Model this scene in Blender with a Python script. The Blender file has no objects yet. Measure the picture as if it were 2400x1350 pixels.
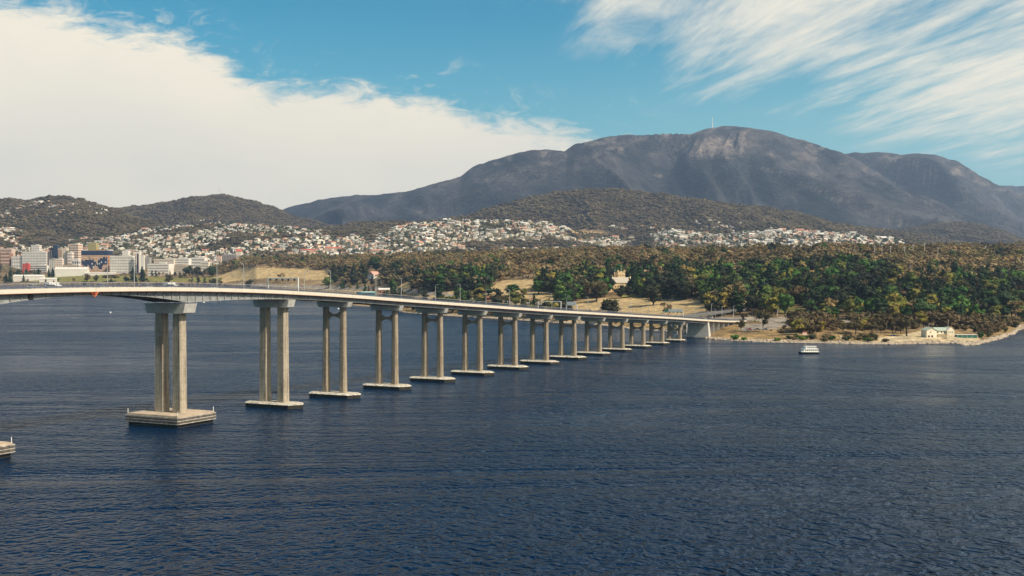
import bpy, math, random, zlib
import numpy as np
from mathutils import Vector
R = math.radians
random.seed(7)
rng = np.random.default_rng(11)
sc = bpy.context.scene
C = sc.collection

# ---------------------------------------------------------------- camera, sky, sun, exposure
F, YH, CZ = 2694.0, 642.0, 55.0            # focal length and horizon row in photo pixels, eye height in metres
PITCH = math.atan((675 - YH) / F)
cd = bpy.data.cameras.new('camera'); cam = bpy.data.objects.new('camera', cd); C.objects.link(cam)
cam.location = (0, 0, CZ); cam.rotation_euler = (R(90) - PITCH, 0, 0)
cd.sensor_width = 36; cd.lens = 36 * F / 2400; cd.clip_start = 1; cd.clip_end = 60000
sc.camera = cam
HAZE = 4.3e-5
SUN_AZ, SUN_EL = R(123), R(46)
sd = Vector((math.sin(SUN_AZ) * math.cos(SUN_EL), math.cos(SUN_AZ) * math.cos(SUN_EL), math.sin(SUN_EL)))
sl = bpy.data.lights.new('sun', 'SUN'); sl.energy = 5.0; sl.angle = R(0.53); sl.color = (1.0, 0.90, 0.74)
so = bpy.data.objects.new('sun', sl); C.objects.link(so); so.rotation_euler = sd.to_track_quat('Z', 'Y').to_euler()
sc.view_settings.view_transform = 'Standard'; sc.view_settings.look = 'None'
sc.view_settings.gamma = 1; sc.view_settings.exposure = 0.32; sc.view_settings.use_curve_mapping = False
sc.cycles.max_bounces = 5; sc.cycles.volume_bounces = 0; sc.cycles.transparent_max_bounces = 6
sc.cycles.caustics_reflective = False; sc.cycles.caustics_refractive = False
sc.cycles.use_denoising = True

class NT:
    """small helper for node trees"""
    def __init__(s, tree): s.t = tree; tree.nodes.clear()
    def n(s, kind, **kw):
        nd = s.t.nodes.new(kind)
        for k, v in kw.items():
            if hasattr(nd, k): setattr(nd, k, v)
            else: nd.inputs[k.replace('_', ' ')].default_value = v
        return nd
    def l(s, a, b): s.t.links.new(a, b)
    def put(s, sock, v):
        if hasattr(v, 'links'): s.l(v, sock)
        else: sock.default_value = v
    def m(s, op, a, b=None, c=None, clamp=False):
        nd = s.t.nodes.new('ShaderNodeMath'); nd.operation = op; nd.use_clamp = clamp
        for i, v in enumerate((a, b, c)):
            if v is not None: s.put(nd.inputs[i], v)
        return nd.outputs[0]
    def ss(s, v, lo, hi):
        nd = s.t.nodes.new('ShaderNodeMapRange'); nd.interpolation_type = 'SMOOTHSTEP'
        s.put(nd.inputs[0], v); nd.inputs[1].default_value = lo; nd.inputs[2].default_value = hi
        return nd.outputs[0]
    def comb(s, x, y, z):
        nd = s.t.nodes.new('ShaderNodeCombineXYZ')
        for i, v in enumerate((x, y, z)): s.put(nd.inputs[i], v)
        return nd.outputs[0]
    def noise(s, vec, scale, detail=4, rough=.55, dist=0.0, dim='3D'):
        nd = s.t.nodes.new('ShaderNodeTexNoise'); nd.noise_dimensions = dim
        s.l(vec, nd.inputs['Vector']); nd.inputs['Scale'].default_value = scale
        nd.inputs['Detail'].default_value = detail; nd.inputs['Roughness'].default_value = rough
        nd.inputs['Distortion'].default_value = dist
        return nd.outputs[0]
    def mix(s, f, a, b, blend='MIX'):
        nd = s.t.nodes.new('ShaderNodeMix'); nd.data_type = 'RGBA'; nd.blend_type = blend
        s.put(nd.inputs[0], f)
        for i, v in ((6, a), (7, b)):
            if isinstance(v, tuple): v = (*v[:3], 1)
            s.put(nd.inputs[i], v)
        return nd.outputs[2]
    def ramp(s, f, stops):
        nd = s.t.nodes.new('ShaderNodeValToRGB'); s.put(nd.inputs[0], f)
        e = nd.color_ramp.elements
        while len(e) < len(stops): e.new(0.5)
        for q, (p, c) in zip(e, stops): q.position = p; q.color = (*c, 1) if len(c) == 3 else c
        return nd.outputs[0]

w = bpy.data.worlds.new('World'); sc.world = w; w.use_nodes = True
N = NT(w.node_tree)
out = N.n('ShaderNodeOutputWorld'); bg = N.n('ShaderNodeBackground'); N.l(bg.outputs[0], out.inputs[0])
SKY = 0.08
bg.inputs[1].default_value = SKY
sky = N.n('ShaderNodeTexSky'); sky.sky_type = 'NISHITA'; sky.sun_disc = False
sky.sun_elevation = SUN_EL; sky.sun_rotation = SUN_AZ; sky.altitude = 60; sky.air_density = 1.0; sky.dust_density = 0.6; sky.ozone_density = 2.0
tc = N.n('ShaderNodeTexCoord'); sep = N.n('ShaderNodeSeparateXYZ'); N.l(tc.outputs['Generated'], sep.inputs[0])
dx, dy, dz = sep.outputs
az = N.m('ARCTAN2', dx, dy)
hor = N.m('SQRT', N.m('ADD', N.m('MULTIPLY', dx, dx), N.m('MULTIPLY', dy, dy)))
el = N.m('DIVIDE', dz, N.m('MAXIMUM', hor, 0.02))
# bank of low cloud: its upper edge as a function of the compass direction
fc = N.n('ShaderNodeFloatCurve'); cv = fc.mapping.curves[0]
def azx(px): return (math.atan((px - 1200) / F) + 1.6) / 3.2
def elv(py): return (YH - py) / F / 0.35
pts = [(0.0, 0.0), (azx(-3500), elv(60)), (azx(-900), elv(40)), (azx(0), elv(52)), (azx(250), elv(82)), (azx(450), elv(112)), (azx(540), elv(165)),
       (azx(640), elv(212)), (azx(900), elv(222)), (azx(1020), elv(240)), (azx(1150), elv(275)), (azx(1300), elv(302)), (azx(1420), elv(325)), (azx(1600), elv(420)), (azx(1800), elv(520)), (1.0, 0.0)]
while len(cv.points) < len(pts): cv.points.new(0.5, 0.5)
for q, (px_, py_) in zip(cv.points, pts): q.location = (px_, py_); q.handle_type = 'AUTO'
fc.mapping.update()
N.l(N.m('DIVIDE', N.m('ADD', az, 1.6), 3.2, clamp=True), fc.inputs[1])
edge = N.m('MULTIPLY', fc.outputs[0], 0.35)
p1 = N.comb(N.m('MULTIPLY', az, 1.0), N.m('MULTIPLY', el, 2.0), 0.0)
n1 = N.m('SUBTRACT', N.noise(p1, 11, 7, .6, .3), 0.5)
n2 = N.m('SUBTRACT', N.noise(N.comb(N.m('MULTIPLY', az, .8), N.m('MULTIPLY', el, 2.4), 0.0), 34, 7, .68, .9), 0.5)
lift = N.m('ADD', N.m('MULTIPLY', n1, 0.055), N.m('MULTIPLY', n2, 0.05))
dlt = N.m('ADD', N.m('SUBTRACT', edge, el), lift)
bank = N.ss(dlt, -0.008, 0.016)
veil = N.m('MULTIPLY', N.ss(dlt, -0.055, 0.012), N.m('MULTIPLY', N.ss(N.noise(p1, 26, 5, .65, 1.4), .52, .72), .55))
bank = N.m('MAXIMUM', bank, veil)
# high streaked cloud on a plane far overhead: streaks run away towards one point of the horizon
SA = math.atan((690 - 1200) / F)
inv = N.m('DIVIDE', 1.0, N.m('ADD', N.m('MAXIMUM', dz, 0.0), 0.05))
u = N.m('MULTIPLY', N.m('SUBTRACT', N.m('MULTIPLY', dx, math.cos(SA)), N.m('MULTIPLY', dy, math.sin(SA))), inv)
v = N.m('MULTIPLY', N.m('ADD', N.m('MULTIPLY', dx, math.sin(SA)), N.m('MULTIPLY', dy, math.cos(SA))), inv)
pc = N.comb(N.m('MULTIPLY', u, 1.0), N.m('MULTIPLY', v, 0.16), 0.0)
wob = N.noise(pc, 1.2, 3, .5)
pc2 = N.comb(N.m('ADD', u, N.m('MULTIPLY', wob, .5)), N.m('MULTIPLY', v, 0.2), 0.3)
s1 = N.noise(pc2, 2.0, 8, .66, .3)
s2 = N.noise(pc2, 7.5, 6, .65, .2)
st = N.m('ADD', N.m('MULTIPLY', s1, .60), N.m('MULTIPLY', s2, .40))
dd = N.m('SUBTRACT', el, N.m('SUBTRACT', 0.232, N.m('MULTIPLY', az, 0.262)))
wgt = N.m('MULTIPLY', N.ss(dd, -0.075, 0.035), N.ss(az, -0.05, 0.16))
cir = N.ss(N.m('ADD', st, N.m('MULTIPLY', wgt, 0.26)), 0.53, 0.84)
cir = N.m('MULTIPLY', cir, N.ss(wgt, 0.0, 0.35))
haz = N.m('MULTIPLY', N.ss(el, 0.24, 0.05), N.m('ADD', .45, N.m('MULTIPLY', N.ss(az, -.15, .42), .40)))
skyc = N.mix(1.0, sky.outputs[0], (0.15, .93, 1.00), 'MULTIPLY')
skyc = N.mix(haz, skyc, (3.9, 7.0, 6.9))
cloudc = N.mix(N.ss(N.noise(p1, 7, 4, .5), .35, .7), (11.2, 10.1, 7.9), (10.4, 9.6, 7.8))
skyc = N.mix(N.m('MULTIPLY', cir, .95), skyc, cloudc)
skyc = N.mix(bank, skyc, cloudc)
N.l(skyc, bg.inputs[0])

# ---------------------------------------------------------------- helpers
def srgb(r, g, b):
    f = lambda c: c / 12.92 if c <= .04045 else ((c + .055) / 1.055) ** 2.4
    return tuple(f(c / 255) for c in (r, g, b))
MATS = {}
def mat(name, col, rough=.8, var=.18, scale=.6, metal=0.0, spec=.3, bump=0.0):
    if name in MATS: return MATS[name]
    m = bpy.data.materials.new(name); m.use_nodes = True; n = NT(m.node_tree)
    o = n.n('ShaderNodeOutputMaterial'); b = n.n('ShaderNodeBsdfPrincipled'); n.l(b.outputs[0], o.inputs[0])
    b.inputs['Roughness'].default_value = rough; b.inputs['Metallic'].default_value = metal; b.inputs['Specular IOR Level'].default_value = spec
    t = n.n('ShaderNodeTexCoord')
    ns = n.noise(t.outputs['Object'], scale, 5, .6)
    lo = tuple(c * (1 - var * 1.6) for c in col); hi = tuple(min(1, c * (1 + var)) for c in col)
    n.l(n.ramp(ns, [(.3, lo), (.7, hi)]), b.inputs['Base Color'])
    if bump:
        bp = n.n('ShaderNodeBump'); bp.inputs['Strength'].default_value = bump; n.l(ns, bp.inputs['Height']); n.l(bp.outputs[0], b.inputs['Normal'])
    MATS[name] = m; return m
def tag(o, label=None, cat=None, group=None, kind=None):
    if label: o['label'] = label
    if cat: o['category'] = cat
    if group: o['group'] = group
    if kind: o['kind'] = kind
    return o
class MB:
    """collects shapes, builds one mesh object"""
    def __init__(s): s.v = []; s.f = []; s.mi = []; s.cur = 0
    def add(s, vs, fs):
        k = len(s.v); s.v += [tuple(map(float, p)) for p in vs]; s.f += [tuple(i + k for i in f) for f in fs]; s.mi += [s.cur] * len(fs); return s
    def box(s, c, d, rz=0.0, taper=(1, 1)):
        (x, y, z), (a, b, h) = c, d; vs = []
        for k, (ta, tb) in ((-1, (1, 1)), (1, taper)):
            for i, j in ((-1, -1), (1, -1), (1, 1), (-1, 1)):
                px_, py_ = i * a / 2 * ta, j * b / 2 * tb
                vs.append((x + px_ * math.cos(rz) - py_ * math.sin(rz), y + px_ * math.sin(rz) + py_ * math.cos(rz), z + k * h / 2))
        return s.add(vs, [(3, 2, 1, 0), (4, 5, 6, 7), (0, 1, 5, 4), (1, 2, 6, 5), (2, 3, 7, 6), (3, 0, 4, 7)])
    def prism(s, poly, axis, lo, hi):
        """poly of (u,v) extruded along axis: 'x' -> (y,z), 'y' -> (x,z), 'z' -> (x,y)"""
        put = {'x': lambda p, t: (t, p[0], p[1]), 'y': lambda p, t: (p[0], t, p[1]), 'z': lambda p, t: (p[0], p[1], t)}[axis]
        n = len(poly); vs = [put(p, lo) for p in poly] + [put(p, hi) for p in poly]
        return s.add(vs, [tuple(range(n))[::-1], tuple(range(n, 2 * n))] + [(i, (i + 1) % n, n + (i + 1) % n, n + i) for i in range(n)])
    def tube(s, pts, r, n=6, cap=True):
        pts = [Vector(p) for p in pts]; rs = r if isinstance(r, (list, tuple)) else [r] * len(pts); vs = []; fs = []
        for i, p in enumerate(pts):
            d = (pts[min(i + 1, len(pts) - 1)] - pts[max(i - 1, 0)]).normalized()
            a = d.cross(Vector((0, 0, 1)) if abs(d.z) < .9 else Vector((1, 0, 0))).normalized(); b = d.cross(a)
            vs += [p + (a * math.cos(2 * math.pi * k / n) + b * math.sin(2 * math.pi * k / n)) * rs[i] for k in range(n)]
        for i in range(len(pts) - 1):
            fs += [(i * n + k, i * n + (k + 1) % n, (i + 1) * n + (k + 1) % n, (i + 1) * n + k) for k in range(n)]
        if cap: fs += [tuple(range(n))[::-1], tuple(range((len(pts) - 1) * n, len(pts) * n))]
        return s.add(vs, fs)
    def mesh(s, name, mats):
        me = bpy.data.meshes.new(name); me.from_pydata(s.v, [], s.f)
        for m in (mats if isinstance(mats, (list, tuple)) else [mats]): me.materials.append(m)
        if any(s.mi): me.polygons.foreach_set('material_index', s.mi)
        me.update(); return me
    def build(s, name, mats, parent=None, loc=None, rz=None):
        o = bpy.data.objects.new(name, s.mesh(name, mats)); C.objects.link(o)
        if parent: o.parent = parent
        if loc is not None: o.location = loc
        if rz is not None: o.rotation_euler = (0, 0, rz)
        return o
def empty(name, loc=(0, 0, 0), rz=0.0):
    o = bpy.data.objects.new(name, None); C.objects.link(o); o.location = loc; o.rotation_euler = (0, 0, rz); o.empty_display_size = .5; return o
def copy_tree(o, parent=None, kids=None):
    c = o.copy(); C.objects.link(c); c.parent = parent
    for ch in KIDS.get(o.name, []): copy_tree(ch, c)
    return c
KIDS = {}
def remember(root):
    for o in [root] + list(root.children_recursive): KIDS[o.name] = list(o.children)

# ---------------------------------------------------------------- terrain function (world metres)
def hash2(ix, iy, seed):
    h = (ix.astype(np.int64) * 374761393 + iy.astype(np.int64) * 668265263 + seed * 1442695041) & 0x7fffffff
    h = ((h ^ (h >> 13)) * 1274126177) & 0x7fffffff
    h = h ^ (h >> 16)
    return (h & 0xffff) / 65535.0
def vnoise(x, y, seed=0):
    ix, iy = np.floor(x), np.floor(y); fx, fy = x - ix, y - iy
    fx = fx * fx * (3 - 2 * fx); fy = fy * fy * (3 - 2 * fy)
    a, b, c, d = hash2(ix, iy, seed), hash2(ix + 1, iy, seed), hash2(ix, iy + 1, seed), hash2(ix + 1, iy + 1, seed)
    return (a * (1 - fx) + b * fx) * (1 - fy) + (c * (1 - fx) + d * fx) * fy
def fbm(x, y, oct=4, seed=0, gain=.5):
    s = 0; a = 1.0; t = 0
    for k in range(oct): s = s + a * vnoise(x * 2 ** k, y * 2 ** k, seed + k * 17); t += a; a *= gain
    return s / t
def line(pts):
    a = np.array(pts, float); return lambda x: np.interp(x, a[:, 0], a[:, 1])
SHORE = line([(-900, 3100), (-300, 3000), (0, 2900), (300, 2800), (500, 2560), (560, 2480), (620, 2450), (700, 2350), (760, 2200), (830, 2010), (900, 1850), (950, 1640), (1000, 1560), (1100, 1467),
              (1200, 1385), (1300, 1300), (1380, 1266), (1430, 1209), (1480, 1149), (1540, 1114), (1600, 1070), (1640, 1010), (1655, 981), (1700, 956), (1800, 926), (1900, 915), (2000, 903), (2100, 898),
              (2200, 909), (2240, 912), (2262, 893), (2285, 893), (2300, 915), (2330, 958), (2345, 985), (2362, 1030), (2374, 1045), (2386, 1140), (2400, 1157), (2600, 1120), (3200, 1000)])
COLS = [  # photo column, then (depth, height) pairs from the shore inland
    (-900, (3100, 0), (3150, 22), (3300, 38), (3600, 48), (3950, 70), (4500, 130)),
    (0, (2900, 0), (2960, 22), (3150, 41), (3500, 46), (3800, 62), (4300, 120)),
    (500, (2560, 0), (2600, 12), (2800, 35), (3100, 50), (3500, 75), (4000, 105)),
    (600, (2460, 0), (2490, 6), (2560, 18), (2650, 36), (2900, 76), (3300, 94)),
    (760, (2200, 0), (2230, 5), (2350, 17), (2500, 34), (2820, 76), (3200, 94)),
    (850, (1980, 0), (2010, 3), (2100, 10), (2250, 32), (2650, 75), (3000, 94)),
    (1000, (1560, 0), (1580, 3), (1660, 12), (1800, 30), (2200, 65), (2600, 88)),
    (1200, (1385, 0), (1400, 3), (1480, 11), (1620, 28), (2000, 66), (2400, 91)),
    (1400, (1245, 0), (1262, 3), (1340, 9), (1490, 23), (1850, 61), (2250, 92)),
    (1550, (1110, 0), (1125, 3), (1250, 12), (1410, 23), (1750, 58), (2150, 91)),
    (1650, (985, 0), (1005, 3), (1090, 9), (1290, 21), (1650, 55), (2050, 90)),
    (1800, (926, 0), (935, 1.6), (1005, 6.5), (1180, 15), (1600, 53), (2000, 90)),
    (2000, (903, 0), (912, 1.6), (1000, 7), (1150, 14), (1550, 51), (1950, 91)),
    (2200, (906, 0), (916, 1.6), (990, 5), (1150, 12), (1550, 51), (1950, 93)),
    (2400, (1157, 0), (1168, 2.5), (1225, 7), (1350, 17), (1650, 54), (2000, 94)),
    (3200, (1000, 0), (1015, 3), (1100, 8), (1250, 16), (1600, 54), (2000, 96))]
CX = np.array([c[0] for c in COLS], float)
CYn = np.array([[p[0] for p in c[1:]] for c in COLS], float)
CZn = np.array([[p[1] for p in c[1:]] for c in COLS], float)
RIDGES = [  # name, crest depth, front width, back width, crest as (photo column, photo row), spur height
    ('suburb', 4500, 1150, 700, [(-900, 560), (-300, 548), (0, 532), (60, 543), (120, 572), (180, 560), (300, 545), (400, 532), (550, 526), (700, 535), (780, 546), (850, 546), (900, 540), (950, 528), (1000, 521), (1070, 516), (1150, 517), (1280, 521), (1300, 530), (1350, 543), (1430, 556), (1480, 576), (1530, 547), (1570, 532), (1650, 539), (1700, 551), (1760, 541), (1850, 541), (1920, 545), (2000, 549), (2100, 562), (2200, 570), (2280, 577), (2400, 588), (3200, 600)], 12),
    ('woodhill', 5400, 1500, 1200, [(500, 580), (700, 548), (780, 532), (830, 525), (900, 521), (960, 522), (1020, 519), (1060, 513), (1100, 505), (1150, 490), (1200, 475), (1250, 464), (1300, 454), (1350, 448), (1400, 445), (1450, 446), (1500, 451), (1560, 458), (1620, 467), (1700, 479), (1780, 486), (1850, 497), (1900, 511), (1950, 525), (2000, 533), (2060, 538), (2120, 546), (2200, 561), (2300, 577), (2500, 600), (3200, 620)], 30),
    ('lefthill', 5300, 1500, 1200, [(-900, 470), (-200, 482), (0, 471), (30, 466), (60, 471), (100, 464), (150, 462), (190, 468), (220, 478), (260, 493), (300, 506), (350, 521), (400, 536), (500, 560), (650, 600), (3200, 640)], 25),
    ('secondhill', 6800, 1900, 1500, [(-900, 500), (0, 500), (200, 497), (270, 491), (330, 485), (400, 476), (450, 465), (500, 459), (525, 458), (560, 466), (600, 476), (640, 488), (680, 506), (760, 526), (850, 541), (1000, 580), (3200, 640)], 40),
    ('foothill', 6600, 1700, 1500, [(-900, 620), (1700, 580), (1900, 560), (2050, 550), (2130, 536), (2180, 527), (2230, 523), (2290, 525), (2330, 536), (2370, 551), (2400, 566), (2500, 575), (3200, 560)], 30),
    ('mountain', 9500, 3300, 3000, [(-900, 620), (450, 560), (560, 512), (640, 496), (700, 481), (770, 464), (820, 458), (900, 455), (950, 449), (1000, 436), (1050, 421), (1080, 411), (1110, 390), (1150, 378), (1200, 364), (1240, 354), (1280, 352), (1325, 355), (1335, 347), (1345, 340), (1380, 331), (1430, 320), (1470, 318), (1500, 322), (1560, 319), (1620, 317), (1660, 303), (1700, 298), (1740, 300), (1800, 309), (1860, 323), (1920, 341), (1980, 361), (2020, 385), (2060, 410), (2100, 437), (2150, 466), (2200, 492), (2250, 520), (2320, 548), (2400, 572), (2600, 600), (3200, 640)], 290),
    ('backhill', 11000, 3000, 2500, [(-900, 640), (1700, 420), (1900, 367), (1990, 360), (2050, 356), (2090, 361), (2110, 363), (2150, 358), (2200, 365), (2240, 378), (2270, 395), (2300, 415), (2330, 429), (2400, 456), (2500, 500), (2700, 560), (3200, 600)], 260),
    ('farhill', 13200, 2600, 1500, [(-900, 640), (2100, 500), (2250, 455), (2300, 441), (2340, 434), (2370, 434), (2400, 438), (2500, 446), (2700, 460), (3200, 480)], 80)]
RL = [(n_, yk, wf, wb, line(p), sp) for n_, yk, wf, wb, p, sp in RIDGES]
def terrain(X, Y, want=False):
    X = np.asarray(X, float); Y = np.asarray(Y, float)
    px_ = 1200 + F * X / np.maximum(Y, 1)
    i = np.clip(np.searchsorted(CX, px_) - 1, 0, len(CX) - 2); t = np.clip((px_ - CX[i]) / (CX[i + 1] - CX[i]), 0, 1)
    yn = CYn[i] * (1 - t)[..., None] + CYn[i + 1] * t[..., None]
    zn = CZn[i] * (1 - t)[..., None] + CZn[i + 1] * t[..., None]
    sh = SHORE(px_)
    yn[..., 0] = sh; yn[..., 1] = np.maximum(yn[..., 1], sh + 6); yn[..., 2] = np.maximum(yn[..., 2], sh + 40)
    z = np.where(Y < yn[..., 0], np.maximum(-4, (Y - yn[..., 0]) * .12), 0)
    for k in range(5):
        a, b = yn[..., k], yn[..., k + 1]; za, zb = zn[..., k], zn[..., k + 1]
        q = (Y - a) / np.maximum(b - a, 1)
        z = np.where((q >= 0) & (q < 1), za + (zb - za) * q, z)
    last, zl = yn[..., 5], zn[..., 5]
    z = np.where(Y >= last, zl - 22 * np.clip((Y - last) / 500, 0, 1), z)
    inl = np.clip((Y - sh) / 60, 0, 1)
    z = z + inl * (fbm(X / 55, Y / 55, 3, 5) - .5) * 3.2 + inl * (fbm(X / 210, Y / 210, 3, 9) - .5) * 9 * np.clip((Y - sh - 60) / 250, 0, 1)
    # spur pattern, shared by the far ridges
    bestv = np.full(Y.shape, -1e9); who = np.full(Y.shape, -1)
    for k, (nm, yk, wf, wb, cr, sp) in enumerate(RL):
        # crest line wanders in depth so that it is no straight wall
        yc = yk * (1 + .03 * np.sin(px_ / 190 + k)) 
        hc = CZ + (YH - cr(px_)) * yc / F
        front = np.clip((yc - Y) / wf, 0, 1); back = np.clip((Y - yc) / wb, 0, 1)
        s = np.where(Y <= yc, 1 - (0.62 * front + 0.38 * (3 * front ** 2 - 2 * front ** 3)), 1 - (3 * back ** 2 - 2 * back ** 3))
        s = s + (fbm(px_ / 22, px_ * 0 + k, 3, 31) - .5) * yk * .0022 / np.maximum(hc, 50) * np.clip(1 - front * 9, 0, 1)
        wrp = (fbm(X / 1900 + 3, Y / 1900, 3, 40 + k) - .5) * 2.2
        cc = (X - .62 * (yc - Y)) / (wf * .30) + wrp * 1.3
        rg = 1 - np.abs(2 * fbm(cc, (Y / wf) * .9 + 7 * k, 3, 51 + k) - 1) * 2.0
        r2 = fbm(cc * 3.1, Y / wf * 3, 4, 77 + k) - .5
        env = np.clip(front * 4, 0, 1) * np.clip((1 - front) * 3, 0, 1)
        hk = hc * s + env * sp * (rg * 1.0 - .55 + r2 * .9)
        hk = np.where(s > 0.0, hk, -50)
        who = np.where(hk > bestv, k, who); bestv = np.maximum(bestv, hk)
    kk = 9.0
    far = 0.5 * (z + bestv + np.sqrt((z - bestv) ** 2 + kk * kk)) - kk * .5 * np.exp(-np.abs(z - bestv) / 20)
    zz = np.where(Y > sh + 900, np.where(bestv > -40, np.maximum(far, z), z), z)
    if want: return zz, np.where((bestv > z) & (Y > sh + 900), who, -1), px_
    return zz
CP, SP = math.cos(PITCH), math.sin(PITCH)
def ray(px_, py_):
    a = (np.asarray(px_, float) - 1200) / F; b = (675 - np.asarray(py_, float)) / F
    dY = CP + b * SP; return a / dY, (-SP + b * CP) / dY
def project(X, Y, Z):
    z = Z - CZ; d = Y * CP - z * SP; u_ = Y * SP + z * CP
    return 1200 + F * X / d, 675 - F * u_ / d
YM = np.exp(np.linspace(math.log(860), math.log(12800), 900))
def ground_at(px_, py_, ymin=0):
    """points of the ground seen at photo position px, py (arrays) -> X, Y, Z, hit"""
    px_ = np.atleast_1d(np.asarray(px_, float)); py_ = np.atleast_1d(np.asarray(py_, float))
    a, s = ray(px_, py_); YY = YM[None, :]; H = terrain(a[:, None] * YY, np.broadcast_to(YY, (len(px_), len(YM))))
    below = (H >= CZ + s[:, None] * YY) & (YY > ymin) & (H > .2)
    hit = below.any(1); k = np.where(hit, below.argmax(1), len(YM) - 1)
    Y = YM[k]; X = a * Y
    return X, Y, terrain(X, Y), hit
def G(px_, py_, ymin=0):
    X, Y, Z, h = ground_at([px_], [py_], ymin); return float(X[0]), float(Y[0]), float(Z[0])

# ---------------------------------------------------------------- ground and hills (one sheet cut by distance)
def inpoly(x, y, poly):
    r = np.zeros(np.shape(x), bool); n = len(poly)
    for i in range(n):
        (x1, y1), (x2, y2) = poly[i], poly[(i + 1) % n]
        if y1 == y2: continue
        c = ((y1 > y) != (y2 > y)) & (x < (x2 - x1) * (y - y1) / (y2 - y1) + x1); r ^= c
    return r
CLEAR = {  # open ground in the park, outlines in photo coordinates on the slope
    'straw': [[(1330, 712), (1380, 700), (1450, 698), (1560, 700), (1640, 706), (1662, 716), (1650, 737), (1560, 742), (1330, 734)],
              [(500, 650), (560, 630), (620, 626), (760, 634), (790, 642), (760, 655), (620, 652), (520, 662)],
              [(1150, 672), (1180, 656), (1260, 655), (1262, 668), (1200, 690), (1140, 690)],
              [(930, 668), (960, 662), (965, 674), (940, 676)], [(970, 690), (1110, 680), (1130, 700), (1000, 706), (960, 700)],
              [(1230, 684), (1300, 684), (1300, 712), (1200, 712)], [(640, 665), (860, 672), (900, 690), (900, 705), (620, 690)],
              [(1700, 603), (1770, 603), (1770, 608), (1700, 608)], [(1800, 600), (1950, 602), (1950, 608), (1800, 606)], [(1080, 620), (1120, 620), (1120, 628), (1080, 628)]],
    'lawn': [[(1825, 722), (1850, 720), (1880, 721), (1905, 731), (1860, 736), (1828, 733)], [(1462, 690), (1495, 690), (1500, 698), (1455, 698)], [(60, 645), (250, 645), (420, 652), (520, 650), (520, 660), (60, 660)]],
    'road': [[(1640, 745), (1750, 742), (1850, 748), (2160, 752), (2160, 757), (1850, 755), (1770, 752), (1650, 752)], [(1745, 758), (1810, 760), (1830, 772), (1740, 776)], [(560, 664), (900, 672), (1340, 716), (1340, 722), (900, 682), (560, 672)],
             [(1780, 746), (1840, 742), (1850, 766), (1790, 770)]],
    'sand': [[(2060, 790), (2110, 786), (2165, 775), (2245, 782), (2300, 790), (2290, 806), (2060, 808)]]}
def clear_kind(px_, py_):
    r = np.full(np.shape(px_), '', dtype='<U6')
    for k, ps in CLEAR.items():
        for p in ps: r[inpoly(px_, py_, p)] = k
    return r
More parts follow.
